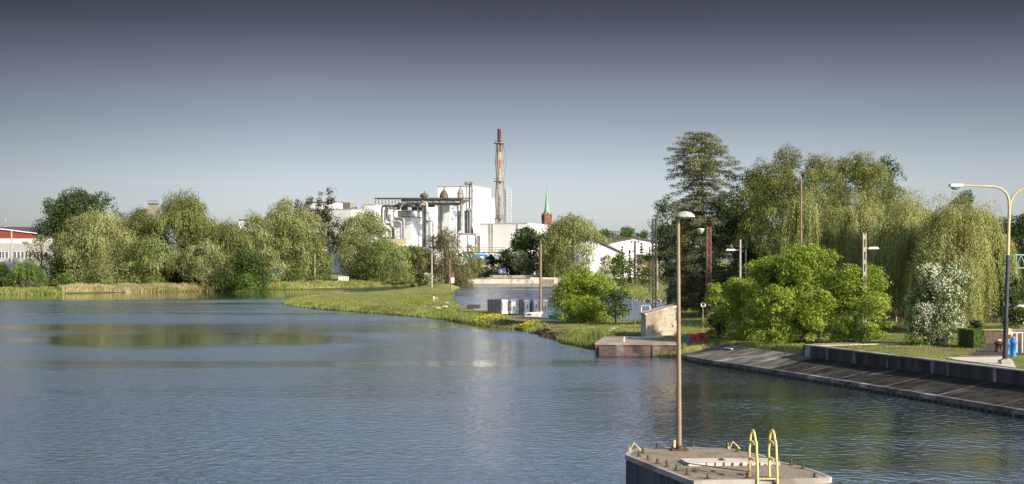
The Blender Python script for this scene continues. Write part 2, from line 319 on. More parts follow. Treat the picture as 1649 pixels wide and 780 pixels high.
# bare earth: boat landing on the spit, worn lawn patches and foot paths
def blob(px, py, z, rx, ry):
    cx, cy = W(px, py, z); return np.exp(-(((GX-cx)/rx)**2+((GY-cy)/ry)**2))
bare = 1.3*blob(840, 511, .7, 4.5, 9)+1.3*blob(905, 518, .8, 4.2, 5)+.55*blob(1470, 562, 1.6, 3.0, 4)+.9*blob(1600, 568, 1.6, 3.4, 3.5)+.35*blob(650, 490, .5, 16, 10)+.25*blob(745, 498, .5, 6, 12)
a = me.attributes.new('bare', 'FLOAT', 'POINT'); a.data.foreach_set('value', np.clip(bare, 0, 1).reshape(-1).astype(np.float32))
def groundmat():
    m, t, o = nodes('ground'); N = t.nodes.new; L = t.links.new
    b = N('ShaderNodeBsdfPrincipled'); b.inputs['Roughness'].default_value = .95; b.inputs['Specular IOR Level'].default_value = .1; L(b.outputs[0], o.inputs[0])
    tcn = N('ShaderNodeTexCoord')
    def nz(s, d=6):
        n = N('ShaderNodeTexNoise'); n.inputs['Scale'].default_value = s; n.inputs['Detail'].default_value = d; n.inputs['Roughness'].default_value = .6; L(tcn.outputs['Object'], n.inputs[0]); return n
    n1, n2, n3 = nz(.25), nz(2.2), nz(12, 3)
    r1 = N('ShaderNodeValToRGB'); e = r1.color_ramp.elements; e[0].position = .38; e[0].color = (.16, .19, .05, 1); e[1].position = .64; e[1].color = (.34, .32, .13, 1); L(n1.outputs[0], r1.inputs[0])
    r2 = N('ShaderNodeValToRGB'); e = r2.color_ramp.elements; e[0].position = .3; e[0].color = (.5, .52, .5, 1); e[1].position = .7; e[1].color = (1.25, 1.2, 1.1, 1); L(n2.outputs[0], r2.inputs[0])
    m1 = N('ShaderNodeMixRGB'); m1.blend_type = 'MULTIPLY'; m1.inputs[0].default_value = 1; L(r1.outputs[0], m1.inputs[1]); L(r2.outputs[0], m1.inputs[2])
    at = N('ShaderNodeAttribute'); at.attribute_name = 'bare'
    ad = N('ShaderNodeMath'); ad.operation = 'MULTIPLY_ADD'; L(n2.outputs[0], ad.inputs[0]); ad.inputs[1].default_value = 1.2; ad.inputs[2].default_value = -.6
    a2 = N('ShaderNodeMath'); a2.operation = 'ADD'; L(ad.outputs[0], a2.inputs[0]); L(at.outputs['Fac'], a2.inputs[1])
    rb = N('ShaderNodeValToRGB'); rb.color_ramp.elements[0].position = .3; rb.color_ramp.elements[1].position = .62; L(a2.outputs[0], rb.inputs[0])
    rd = N('ShaderNodeValToRGB'); e = rd.color_ramp.elements; e[0].position = .3; e[0].color = (.16, .115, .075, 1); e[1].position = .7; e[1].color = (.33, .26, .17, 1); L(n3.outputs[0], rd.inputs[0])
    m2 = N('ShaderNodeMixRGB'); L(rb.outputs[0], m2.inputs[0]); L(m1.outputs[0], m2.inputs[1]); L(rd.outputs[0], m2.inputs[2])
    # wet dark soil at and below the waterline
    sp = N('ShaderNodeSeparateXYZ'); L(tcn.outputs['Object'], sp.inputs[0])
    rz = N('ShaderNodeMapRange'); rz.inputs['From Min'].default_value = .02; rz.inputs['From Max'].default_value = .28; L(sp.outputs['Z'], rz.inputs[0])
    m3 = N('ShaderNodeMixRGB'); L(rz.outputs[0], m3.inputs[0]); m3.inputs[1].default_value = (.05, .042, .026, 1); L(m2.outputs[0], m3.inputs[2]); L(m3.outputs[0], b.inputs['Base Color'])
    bp = N('ShaderNodeBump'); bp.inputs['Strength'].default_value = .8; bp.inputs['Distance'].default_value = .12; L(n3.outputs[0], bp.inputs['Height']); L(bp.outputs[0], b.inputs['Normal'])
    return m
tag(link_mesh('ground', me, groundmat()), kind='structure')
# ------------------------------------------------------------------ water
def watermat():
    m, t, o = nodes('water'); N = t.nodes.new; L = t.links.new
    b = N('ShaderNodeBsdfPrincipled'); b.inputs['Base Color'].default_value = (.018, .026, .03, 1); b.inputs['Roughness'].default_value = .04; b.inputs['IOR'].default_value = 1.6
    L(b.outputs[0], o.inputs[0])
    tcn = N('ShaderNodeTexCoord')
    def nz(sx, sy, s, d, dist=0):
        mp = N('ShaderNodeMapping'); mp.inputs['Scale'].default_value = (sx, sy, 1); mp.inputs['Rotation'].default_value = (0, 0, R(8)); L(tcn.outputs['Object'], mp.inputs[0])
        n = N('ShaderNodeTexNoise'); n.inputs['Scale'].default_value = s; n.inputs['Detail'].default_value = d; n.inputs['Distortion'].default_value = dist; L(mp.outputs[0], n.inputs[0]); return n
    chop = nz(.95, .8, 2.6, 4, .5); swell = nz(.5, 1, .45, 2, .3); patch = nz(.012, .05, 1.0, 3, .6)
    pr = N('ShaderNodeMapRange'); pr.inputs['From Min'].default_value = .34; pr.inputs['From Max'].default_value = .56; pr.inputs['To Min'].default_value = .25; pr.inputs['To Max'].default_value = 1.15; L(patch.outputs[0], pr.inputs[0])
    # sheltered, calm pools: (x, y, half width, half length, depth)
    cur = pr.outputs[0]; sp = N('ShaderNodeVectorMath'); sp.operation = 'ADD'; wv = N('ShaderNodeMapping'); wv.inputs['Scale'].default_value = (14, 14, 0); wv.inputs['Location'].default_value = (-7, -7, 0)
    wn = N('ShaderNodeTexNoise'); wn.inputs['Scale'].default_value = .05; wn.inputs['Detail'].default_value = 4; L(tcn.outputs['Object'], wn.inputs[0]); L(wn.outputs['Color'], wv.inputs[0]); L(tcn.outputs['Object'], sp.inputs[0]); L(wv.outputs[0], sp.inputs[1])
    for (cx_, cy_, rx_, ry_, dp) in ((-29, 121, 17, 12, .9), (-90, 285, 75, 50, .9), (17, 62, 13, 38, .62), (0, 380, 60, 14, .9), (-2, 150, 14, 9, .6), (-6, 100, 8, 34, .5)):
        mp = N('ShaderNodeMapping'); mp.inputs['Location'].default_value = (-cx_/rx_, -cy_/ry_, 0); mp.inputs['Scale'].default_value = (1/rx_, 1/ry_, 0); L(sp.outputs[0], mp.inputs[0])
        ln = N('ShaderNodeVectorMath'); ln.operation = 'LENGTH'; L(mp.outputs[0], ln.inputs[0])
        mr = N('ShaderNodeMapRange'); mr.interpolation_type = 'SMOOTHSTEP'; mr.inputs['From Min'].default_value = .7; mr.inputs['From Max'].default_value = 1.15; mr.inputs['To Min'].default_value = 1-dp; mr.inputs['To Max'].default_value = 1; L(ln.outputs['Value'], mr.inputs[0])
        ml = N('ShaderNodeMath'); ml.operation = 'MULTIPLY'; L(cur, ml.inputs[0]); L(mr.outputs[0], ml.inputs[1]); cur = ml.outputs[0]
    rg = N('ShaderNodeMapRange'); rg.inputs['From Min'].default_value = .1; rg.inputs['From Max'].default_value = 1.0; rg.inputs['To Min'].default_value = .03; rg.inputs['To Max'].default_value = .20; L(cur, rg.inputs[0]); L(rg.outputs[0], b.inputs['Roughness'])
    b1 = N('ShaderNodeBump'); b1.inputs['Distance'].default_value = .10; L(chop.outputs[0], b1.inputs['Height'])
    st = N('ShaderNodeMath'); st.operation = 'MULTIPLY'; L(cur, st.inputs[0]); st.inputs[1].default_value = 1.0; L(st.outputs[0], b1.inputs['Strength'])
    b2 = N('ShaderNodeBump'); b2.inputs['Distance'].default_value = .05; b2.inputs['Strength'].default_value = .5; L(swell.outputs[0], b2.inputs['Height']); L(b1.outputs[0], b2.inputs['Normal'])
    L(b2.outputs[0], b.inputs['Normal'])
    return m
mb = MB(); mb.add([(-9000, -300, 0), (9000, -300, 0), (9000, 600, 0), (-9000, 600, 0)], [(0, 1, 2, 3)])
tag(mb.build('water', watermat()), kind='structure')
# ------------------------------------------------------------------ foliage generators
def rdir(n):
    v = rng.normal(size=(n, 3)); return v/np.linalg.norm(v, axis=1, keepdims=True)
def leaf_quads(p, nrm, size, aspect=.7, down=0.0):
    """p (n,3) centres, nrm (n,3) normals, size (n,)"""
    n = len(p); nrm = nrm/(np.linalg.norm(nrm, axis=1, keepdims=True)+1e-9)
    r = rdir(n); r[:, 2] -= down*3; a = r-nrm*np.sum(r*nrm, 1, keepdims=True); a /= np.linalg.norm(a, axis=1, keepdims=True)+1e-9
    b = np.cross(nrm, a); a = a*size[:, None]*.5; b = b*size[:, None]*.5*aspect
    return np.stack([p-a, p-a*.1+b, p+a, p-a*.1-b], 1)
def clump_leaves(cs, rs, per, size, sq=(1, 1, 1), out=.65, aspect=.7, down=0.0, fill=.45):
    V = []; T = []
    for c, r in zip(cs, rs):
        n = max(4, int(per*(r/np.mean(rs))**2)); d = rdir(n); rad = r*(fill+(1.08-fill)*rng.random(n)**.6)
        lump = 1+.25*np.sin(d[:, 0]*5+c[0])*np.sin(d[:, 2]*6+c[2]*2)
        p = c+d*np.array(sq)*(rad*lump)[:, None]
        if down: p[:, 2] -= down*r*(rng.random(n)**2)*(1-d[:, 2]*.5)
        nn = d*out+rdir(n)*(1-out*.45)+np.array([0, 0, .25])
        V.append(leaf_quads(p, nn, size*(.6+.8*rng.random(n)), aspect, down)); ct = rng.random()
        T.append(np.clip(.5*ct+.5*rng.random(n)+rng.normal(0, .08, n), 0, 1))
    return np.concatenate(V), np.concatenate(T)
def hang_leaves(cs, ls, rs, per, step, size, ctr):
    """weeping strands: from each point a curtain of hanging twigs with narrow leaves"""
    V = []; T = []
    for c, l, r in zip(cs, ls, rs):
        ns = per; off = rng.normal(size=(ns, 3))*np.array([r, r, r*.45])*.5; st = c+off
        o = st[:, :2]-ctr[:2]; o /= np.linalg.norm(o, axis=1, keepdims=True)+1e-6
        L = l*(.45+.75*rng.random(ns)); m = max(3, int(l/step)); ct = rng.random(); tt = rng.random(ns)
        for k in range(m):
            f = (k+rng.random(ns))/m; ok = f*l < L
            p = st.copy(); p[:, :2] += o*(r*.8*np.sqrt(f))[:, None]+rng.normal(0, .04*r+.03, (ns, 2)); p[:, 2] -= f*l-.25*r*np.sin(f*3)
            od = off[:, :2]/(np.linalg.norm(off[:, :2], axis=1, keepdims=True)+1e-6); n_ = np.concatenate([o*.45+od*.75, np.full((ns, 1), .45-.5*f[0])], 1)+rng.normal(0, .38, (ns, 3))
            q = leaf_quads(p[ok], n_[ok], (size*(.7+.7*rng.random(ns)))[ok], .38, 1.6); V.append(q)
            T.append(np.clip(.62*ct+.25*tt[ok]+.18*rng.random(ok.sum()), 0, 1))
    return np.concatenate(V), np.concatenate(T)
def limb(mb, a, b, r0, r1, n=6, seg=5, sag=.12):
    a = np.array(a, float); b = np.array(b, float); L = np.linalg.norm(b-a); k = rng.normal(0, .06*L, 3)
    pts = [a+(b-a)*t+k*math.sin(t*math.pi)+np.array([0, 0, sag*L])*math.sin(t*math.pi) for t in np.linspace(0, 1, seg)]
    mb.tube(pts, list(np.linspace(r0, r1, seg)), n, False)
def trunk_obj(root, base, cs, ztrunk, r0, mat, nl=14, zmin=.35, lean=(0, 0)):
    mb = MB(); top = np.array([base[0]+lean[0], base[1]+lean[1], ztrunk]); b = np.array(base, float)
    kink = rng.normal(0, .02, 3)*(ztrunk-base[2]); kink[2] = 0
    P = lambda t: b+(top-b)*t+kink*math.sin(t*math.pi)
    mb.tube([b-np.array([0, 0, .3])]+[P(t) for t in (0.02, .15, .35, .6, .8, 1)], [r0*1.5, r0*1.25, r0, r0*.85, r0*.6, r0*.4, r0*.12], 8)
    if len(cs):
        order = rng.permutation(len(cs))[:nl]
        for i in order:
            c = cs[i]; t = min(.95, max(zmin, ((c[2]-base[2])/(ztrunk-base[2]+1e-6))*.65)); limb(mb, P(t), c, r0*.42*(1-t*.4), r0*.06)
    return mb.build('trunk', MATS[mat], root)
def lsize(d, real): return max(real, 1.5*d/1366)
PROF = {'bush': ([0, .15, .4, .7, .9, 1], [.88, 1, 1, .80, .48, .12]), 'willow': ([0, .2, .45, .7, .88, 1], [.74, .9, 1, .86, .58, .15]), 'round': ([0, .2, .5, .75, .92, 1], [.45, .82, 1, .85, .5, .12])}
def tree(name, label, cat, x0, x1, yt, D, mat, style='leafy', cb=.12, nc=46, rc=.17, per=None, group=None, base=None, ybase=None, bark='bark', tw=None, depth=.8, leaf=.13, hang=.28, dens=1.0, blossom=0, topheavy=.0, flat=.5, trunk=True, zb=None, soft=None):
    if soft is None: soft = D > 300
    wd = (x1-x0)/F*D; cx = PX((x0+x1)/2, D); g = hgt(cx, D) if zb is None else zb; zt = ZZ(yt, D); Ht = zt-g
    zc0 = g+cb*Ht; Hc = zt-zc0; c = np.array([cx, D, zc0+Hc/2])
    root = empty(name, (cx, D, g), label, cat, group)
    r = rc*min(wd, Hc*1.15); s = lsize(D, leaf)
    n = nc; rr = r*(.55+.85*rng.random(n)**1.5); ext = np.array([wd/2, wd/2*depth, Hc/2])
    pf = PROF['bush' if (cb <= .02 and style == 'leafy') else 'willow' if style == 'willow' else 'round']
    t = rng.random(n)**.85; t[:4] = (.97, .93, .9, .86); ph = rng.random(n)*6.283; a1, a2, a3 = rng.random(3)*6.283
    R_ = np.interp(t, pf[0], pf[1])*(1-topheavy*(2*t-1)); u = np.where(rng.random(n) < .78, .82+.2*rng.random(n), .25+.55*rng.random(n)); u[:2] *= .4
    k_ = rng.integers(0, 5, n) if style != 'bush' else np.zeros(n, int); la = a1+np.arange(5)*1.2566+rng.normal(0, .25, 5)
    lo = np.stack([np.cos(la)*.46, np.sin(la)*.46], 1); lr = .50+.12*rng.random(5); lh = .74+.26*rng.random(5); lo[0] = (rng.random()-.5)*.3, 0; lr[0] = .66; lh[0] = 1.0; lh[rng.integers(1, 5)] = .93
    if cb <= .02 and style == 'leafy': lh = .8+.2*lh; lr = lr+.08
    wob = 1+.13*np.sin(2*ph+a1)+.10*np.sin(3*ph+a2+5*t)+.07*np.sin(7*t+a3)
    side = np.maximum(ext[:2]*1.08-r*.5, ext[:2]*.3)
    k_[:4] = 0; cs = np.stack([c[0]+(lo[k_, 0]+np.cos(ph)*R_*u*wob*lr[k_])*side[0]*1.04, c[1]+(lo[k_, 1]+np.sin(ph)*R_*u*wob*lr[k_])*side[1], zc0+t*(Hc-rr*.8)*lh[k_]], 1)
    cs[:, 2] = np.maximum(cs[:, 2], g+rr*.35)
    area = np.sum(4*np.pi*rr**2); sqm = s*s*.5
    if style == 'leafy':
        p_ = (per or 1.0)*area/n/sqm*.55*dens
        V, T = clump_leaves(cs, rr, p_, s, (1.1, 1.1, .85), leaf and .65)
        m = max(6, n//3); dd = rdir(m); dd[:, 2] = np.abs(dd[:, 2])*.9-.15; sp = c+dd*ext*(.92+.16*rng.random(m))[:, None]; sr = r*(.22+.25*rng.random(m))
        V2, T2 = clump_leaves(sp, sr, p_*.12, s, (1, 1, 1.2)); V = np.concatenate([V, V2]); T = np.concatenate([T, T2])
    elif style == 'willow':
        p_ = (per or 1.0)*area/n/sqm*.30*dens
        V, T = clump_leaves(cs, rr, p_*(1.9 if soft else 1), s, (1, 1, 1.05), .62, .5, .55 if soft else .9)
        nh = int(n*(.5 if soft else .8)); dd = rdir(nh); dd[:, 2] = np.abs(dd[:, 2])*1.1-.25; hs = c+dd*(ext-r*.3)*(.78+.3*rng.random(nh))[:, None]
        l = hang*(.62 if soft else 1)*Hc*(.5+.8*rng.random(nh)); l = np.minimum(l, np.maximum(.8, hs[:, 2]-g-.25)); ns = int(max(8, 7.5*r/s*dens))
        V2, T2 = hang_leaves(hs, l, np.full(nh, r*.8), ns, s*1.05, s*1.3, c); V = np.concatenate([V, V2]); T = np.concatenate([T, T2])
    ok = V[:, :, 2].min(1) > g-.1; V = V[ok]; T = T[ok]
    if trunk: trunk_obj(root, (cx, D, g), cs, g+Ht*.8, tw or max(.12, Ht*.022), bark)
    quads_mesh('crown', V, MATS[mat], root, T)
    if blossom:
        nb = int(blossom); k = rng.integers(0, n, nb); dn = rdir(nb); dn[:, 1] -= .25; dn[:, 2] += .2; dn /= np.linalg.norm(dn, axis=1, keepdims=True)
        # flower heads: small tight bunches
        hd = cs[k]+dn*(rr[k]*(1.0+.12*rng.random(nb)))[:, None]*np.array([1.1, 1.1, .9]); q = 5
        hp = np.repeat(hd, q, 0)+rng.normal(0, s*.5, (nb*q, 3)); B = leaf_quads(hp, np.repeat(dn, q, 0)+rdir(nb*q)*.8, s*(.35+.45*rng.random(nb*q)), .9)
        B = B[B[:, :, 2].min(1) > g]
        quads_mesh('blossom', B, MATS['blossom'], root, rng.random(len(B)))
    return root
# ------------------------------------------------------------------ factory and far buildings
U = np.array([math.cos(R(-20)), math.sin(R(-20))]); Vv = np.array([-U[1], U[0]])   # along the left faces / along the right faces
def boxplan(l, c, r, D, u=U, v=Vv):
    kl, kr = (l-824.5)/F, (r-824.5)/F; C = np.array([PX(c, D), D])
    s = (C[0]-kl*D)/(u[0]-kl*u[1]); t = (kr*D-C[0])/(v[0]-kr*v[1])
    return C, s, t
def rotbox(mb, C, s, t, z0, z1, u=U, v=Vv, ins=0):
    C = np.array(C)+(-u+v)*ins; a = C-u*(s-2*ins); b = a+v*(t-2*ins); d = C+v*(t-2*ins)
    return mb.prism([tuple(C), tuple(d), tuple(b), tuple(a)], z0, z1)
def fbuild(name, label, l, c, r, yt, D, mat='white_clad', roofmat='grey_clad', cat='building', group=None, seam=True, zoff=0):
    C, s, t = boxplan(l, c, r, D); zt = ZZ(yt, D); root = empty(name, (C[0], C[1], 1.5), label, cat, group)
    mb = MB(); rotbox(mb, C, s, t, .5, zt-.35); mb.build('wall', MATS[mat], root)
    mb = MB(); rotbox(mb, C, s, t, zt-.345, zt, ins=-.12); mb.build('roof_edge', MATS[roofmat], root)
    return root, C, s, t, zt
def onface(C, axis, sgn, dist, z, off, u=U, v=Vv):
    """point on a box face: left face (axis u) or right face (axis v), off metres in front of it"""
    if axis == 'L': p = C-u*dist-v*off
    else: p = C+v*dist+u*off
    return (p[0], p[1], z)
def face_pt(C, axis, px, py, off=0, u=U, v=Vv):
    """the point of a face seen at a photo position"""
    k = (px-824.5)/F; o = (-v*off) if axis == 'L' else (u*off); q = C+o; d_ = -u if axis == 'L' else v
    t = (k*q[1]-q[0])/(d_[0]-k*d_[1]); p = q+d_*t; return (p[0], p[1], ZZ(py, p[1]))
def face_box(mb, C, axis, x0, x1, y0, y1, th=.2):
    a = face_pt(C, axis, x0, y0); b = face_pt(C, axis, x1, y1); o = -Vv if axis == 'L' else U
    p = [(a[0]+o[0]*(th-.02), a[1]+o[1]*(th-.02), 0), (b[0]+o[0]*(th-.02), b[1]+o[1]*(th-.02), 0), (b[0]-o[0]*.02, b[1]-o[1]*.02, 0), (a[0]-o[0]*.02, a[1]-o[1]*.02, 0)]
    return mb.prism([q[:2] for q in p], min(a[2], b[2]), max(a[2], b[2]))
gF = 'white factory blocks across the river'
b_t, CT_, s_, t_, z_ = fbuild('factory_tower', 'tallest white windowless factory block, just left of the chimney', 705, 759.5, 790.5, 299, 555, group=gF)
mb = MB(); face_box(mb, CT_, 'R', 762, 789, 300.5, 303, .12); mb.build('parapet_strip', MATS['cream_clad'], b_t)
mb = MB(); face_box(mb, CT_, 'L', 742.5, 743.3, 300, 400, .1); face_box(mb, CT_, 'L', 751, 752, 300, 400, .1); mb.each('downpipe', MATS['metal_pipe'], b_t)
fbuild('factory_block', 'narrow white block peeping out behind the right side of the tallest factory block', 786, 789, 797, 318, 585, group=gF)
b_f, CF, s_, t_, z_ = fbuild('factory_hall', 'long low hall right of the chimney, its sunlit end wall coloured whiter', 773, 849, 882, 359, 500, 'cream_clad', group=gF)
mb = MB(); face_box(mb, CF, 'R', 849.4, 881, 360.5, 410, .1); mb.build('sunlit_end_wall', MATS['white_clad'], b_f)  # sunlit end drawn whiter, the light is put into the wall colour
mb = MB(); [face_box(mb, CF, 'L', x, x+.8, 361, 405, .25) for x in (788.5, 793, 833)]; mb.each('downpipe', MATS['metal_pipe'], b_f)
b_a, CA, sA, tA, zA = fbuild('factory_block', 'leftmost block of the factory behind the stepped silver pipes', 586, 603, 648, 329, 560, group=gF)
b_b, CB, sB, tB, zB = fbuild('factory_block', 'white block with a projecting corner in the middle of the pipework', 640, 661.5, 692, 339, 528, group=gF)
mb = MB(); rotbox(mb, CB, sB+1.3, tB, .5, ZZ(350, 528), ins=-.35); mb.build('plinth_wall', MATS['white_clad'], b_b)
mb = MB(); rotbox(mb, CB, sB+1.3, tB, ZZ(350, 528), ZZ(348.8, 528), ins=-.42); mb.build('ledge', MATS['brown_steel'], b_b)
mb = MB(); [face_box(mb, CB, 'L', 654.2+i*2.3, 654.6+i*2.3, 341, 347, .08) for i in range(3)]; mb.each('cladding_joint', MATS['grey_clad'], b_b)
b_c, CC, s_, t_, z_ = fbuild('factory_block', 'white block under the roof pipes between the projecting corner and the round silo', 680, 686, 712, 330, 548, group=gF)
b_d, CD, sD, tD, zD = fbuild('factory_block', 'white block with two small black openings in front of the tallest block', 712, 724, 737, 330, 530, group=gF)
for yy in (335.5, 353):
    mb = MB(); face_box(mb, CD, 'R', 726.8, 729.2, yy-1.6, yy+1.6, .1); mb.each('window', MATS['window_dark'], b_d)
si = empty('silo', (PX(712, 532), 534, 1.5), 'round cream silo standing between two white factory blocks', 'silo')
mb = MB(); mb.lathe((PX(712, 534), 534, 1), [(1.9, 0), (1.9, ZZ(331, 534)-1), (0, ZZ(330, 534)-1)], 28); mb.build('shell', MATS['cream_clad'], si)
mb = MB(); [mb.lathe((PX(712, 534), 534, z), [(1.95, -.1), (1.98, 0), (1.95, .1)], 28) for z in (8, 14, 20)]; mb.each('hoop', MATS['metal_pipe'], si)
b_g, CG, s_, t_, z_ = fbuild('pump_house', 'small white box building at the foot of the tall silver pipes', 738, 741, 780, 378, 492, group=gF)
mb = MB(); face_box(mb, CG, 'R', 774, 777.5, 384, 388, .06); mb.build('wall_plate', MATS['cream_clad'], b_g)
b_h, CHh, s_, t_, z_ = fbuild('annex', 'low white annex with a yellow band below the stepped silver pipes', 596, 655, 661, 385, 505, group=gF)
mb = MB(); face_box(mb, CHh, 'L', 607, 654.5, 385.8, 392, .15); mb.build('yellow_band', MATS['yellow_band'], b_h)
b_i, CI, s_, t_, z_ = fbuild('office_block', 'pale block with a dark roof strip behind the mistletoe tree', 500, 541, 566, 325, 610, 'white_clad', 'roof_dark', group=gF)
mb = MB(); [face_box(mb, CI, 'R', x, x+1.3, 332, 334.5, .08) for x in (543, 548, 553)]; mb.each('window', MATS['window_dark'], b_i)
b_j, _, _, _, _ = fbuild('office_block', 'lower cream block between the mistletoe tree and the factory, with small units on its roof', 500, 566, 600, 336.5, 600, 'cream_clad', group=gF)
mb = MB(); p = P3(562, 333, 608); mb.box((p[0], p[1], ZZ(332, 608)), (4.2, 4, 3), R(-30)); mb.box((PX(571, 606), 606, ZZ(335, 606)), (1.6, 1.6, .8)); mb.box((PX(574, 606), 606, ZZ(335, 606)), (1.0, 1.6, 1.0)); mb.each('roof_unit', MATS['tin_brown'], b_j)
fbuild('warehouse', 'white warehouse glimpsed through the pale willows left of the mistletoe tree', 385, 440, 470, 353, 470, 'white_clad', 'roof_brown')
fbuild('shed', 'low white shed half hidden by the bushes under the tall factory block', 655, 735, 745, 398, 470)
# --- stepped silver pipes on the left block
pr = empty('pipework', (PX(640, 520), 520, 1.5), 'bundle of stepped silver pipes climbing the left end of the factory', 'pipework')
def pipe(pts, D, r=.55, root=None, name='pipe', mat='metal_pipe'):
    mb = MB(); q = []
    P = [np.array(P3(a, b, D)) for a, b in pts]
    for i, p in enumerate(P):                       # rounded elbows
        if 0 < i < len(P)-1:
            e = min(1.0, np.linalg.norm(P[i-1]-p)*.35, np.linalg.norm(P[i+1]-p)*.35)
            a = p+(P[i-1]-p)/np.linalg.norm(P[i-1]-p)*e; b = p+(P[i+1]-p)/np.linalg.norm(P[i+1]-p)*e
            q += [a, p*.5+(a+b)*.25, b]
        else: q.append(p)
    mb.tube(q, r, 9); return mb.build(name, MATS[mat], root)
LP_ = [([(628, 332), (615, 332), (615, 369), (627.5, 370.5), (627.5, 388)], 0),
       ([(632, 335), (620.5, 335), (620.5, 361), (632.5, 362), (632.5, 388)], .3),
       ([(640, 335.5), (624.5, 336), (624.5, 356), (646.5, 357), (646.5, 388)], .6),
       ([(640, 336), (634, 337), (634, 350.5), (650.5, 352), (650.5, 388)], .9),
       ([(629, 345), (629.5, 366), (636, 367), (636, 388)], 1.4)]
for pts, dd in LP_: pipe(pts, 522-dd, .5, pr)
mb = MB(); [mb.box((PX(640, 524), 524, ZZ(y, 524)), (4.4, .3, .12)) for y in (365, 374, 380.5)]; mb.each('ladder_rung', MATS['brown_steel'], pr)
pr2 = empty('pipework', (PX(684, 515), 515, 1.5), 'pair of silver pipes dropping down the bright wall in the middle of the factory', 'pipework')
pipe([(676, 331), (681.5, 332.5), (681.5, 410)], 519, .5, pr2); pipe([(680, 325), (687, 327), (687, 410)], 518, .55, pr2)
pipe([(688, 355.5), (697.5, 355.5), (697.5, 410)], 517, .42, pr2); pipe([(684.3, 333), (684.3, 410)], 518.5, .25, pr2)
pr3 = empty('pipework', (PX(742, 505), 505, 1.5), 'tall cluster of silver pipes on the left face of the highest block', 'pipework')
for pts, D, r in [([(730, 328.5), (737, 330), (737, 400)], 520, .35), ([(733, 326), (743, 327), (743, 371)], 519, .5), ([(750, 340), (750.5, 400)], 512, .55), ([(754.5, 338), (755, 400)], 511, .45),
                  ([(760, 338), (760, 378)], 510, .6), ([(748, 343), (757, 336), (760, 342)], 512, .5), ([(760.7, 295), (760.7, 380)], 540, .45), ([(756, 297), (756, 340)], 541, .3), ([(745, 306), (746, 330)], 530, .3), ([(765.5, 376.5), (766.5, 378), (766.5, 412)], 488, .55), ([(753, 377), (753.5, 412)], 487, .35), ([(738, 377), (770, 377)], 489, .3), ([(739.5, 340), (739.5, 372)], 520, .3)]:
    pipe(pts, D, r, pr3)
mb = MB(); [mb.box((PX(x, 541), 541, ZZ(295.5, 541)), (.5, .5, 1.2)) for x in (749, 752, 757, 760)]; mb.box((PX(755, 541), 541, ZZ(297, 541)), (3.4, 1.5, .3)); mb.each('vent_cap', MATS['brown_steel'], pr3)
# --- roof pipe rack
rk = empty('pipe_rack', (PX(660, 520), 520, ZZ(339, 520)), 'long dark steel rack carrying pipes along the factory roof line', 'pipe rack')
mb = MB(); D1, D2 = 518, 524
for D in (D1, D2):
    mb.box((PX(681, D), D, ZZ(319.5, D)), (PX(760, D)-PX(604, D), .3, .4)); 
mb.box((PX(700, D1), D1, ZZ(327, D1)), (PX(745, D1)-PX(655, D1), .3, .4))
mb.box((PX(676, 521), 521, ZZ(320.5, 521)), (PX(760, 521)-PX(620, 521), 5.6, .12)); mb.build('beam', MATS['dark_steel'], rk)
for i, x in enumerate(list(np.arange(604.5, 660, 5.4))+[663, 668, 675, 683, 690, 700, 711, 722, 733, 745]):
    mb = MB()
    for D in (D1, D2): mb.box((PX(x, D), D, (ZZ(319.5, D)+ZZ(333 if x > 645 else 331, D))/2), (.22, .22, ZZ(319.5, D)-ZZ(333 if x > 645 else 331, D)))
    mb.each('post', MATS['dark_steel'], rk)
for (a, b, y, r, D) in [(646, 756, 323.2, .45, 520), (660, 750, 325.8, .35, 519), (640, 690, 329, .5, 522), (655, 700, 332.5, .4, 521), (690, 742, 329, .45, 520.5), (618, 662, 332.5, .4, 523)]:
    pipe([(a, y), (b, y)], D, r, rk)
pipe([(644, 334), (652, 327), (660, 327), (667, 333)], 519, .45, rk); pipe([(676, 333), (679, 328), (684, 331)], 518, .5, rk)
for x, w_, h_ in ((640, 2, 2), (651, 2.6, 2.2), (668, 2.2, 2.5), (677, 1.6, 3)):
    mb = MB(); mb.box((PX(x, 523), 523, ZZ(334, 523)), (w_, 2, h_)); mb.build('machine', MATS['brown_steel'], rk)
# --- roof vessels
def vessel(name, label, px, D, prof, cat='vent', mat='brown_steel'):
    t = empty(name, (PX(px, D), D, ZZ(prof[0][1], D)), label, cat)
    pts = [(r/F*D, ZZ(y, D)-ZZ(prof[0][1], D)) for r, y in prof]; mb = MB(); mb.lathe((PX(px, D), D, ZZ(prof[0][1], D)), pts, 18); mb.build('shell', MATS[mat], t)
    mb = MB(); z = ZZ(prof[-1][1], D); mb.tube([(PX(px, D), D, z-.2), (PX(px+1, D), D, z+.9)], .15, 6); mb.build('outlet', MATS['dark_steel'], t)
    mb = MB(); mb.lathe((PX(px, D), D, ZZ(prof[1][1], D)), [(pts[1][0]*1.03, -.12), (pts[1][0]*1.06, 0), (pts[1][0]*1.03, .12)], 18); mb.each('flange', MATS['brown_steel'], t)
vessel('roof_vent', 'brown mushroom-shaped vent standing on the pipe rack in the middle', 683, 521, [(3, 323), (3, 319), (7, 317), (7.2, 315.5), (5, 312.3), (3.5, 311.6), (0, 311.4)])
vessel('roof_tank', 'cone-topped grey tank on the rack before the tallest block', 715, 526, [(7, 324), (7, 319), (6.6, 314), (4.5, 309.5), (2, 306.5), (0, 305.5)], 'tank')
vessel('roof_tank', 'slim grey tank with pointed top left of the tall silver pipes', 740, 526, [(3.4, 324), (3.4, 312), (2.4, 308), (1, 305.5), (0, 305)], 'tank', 'tin_brown')
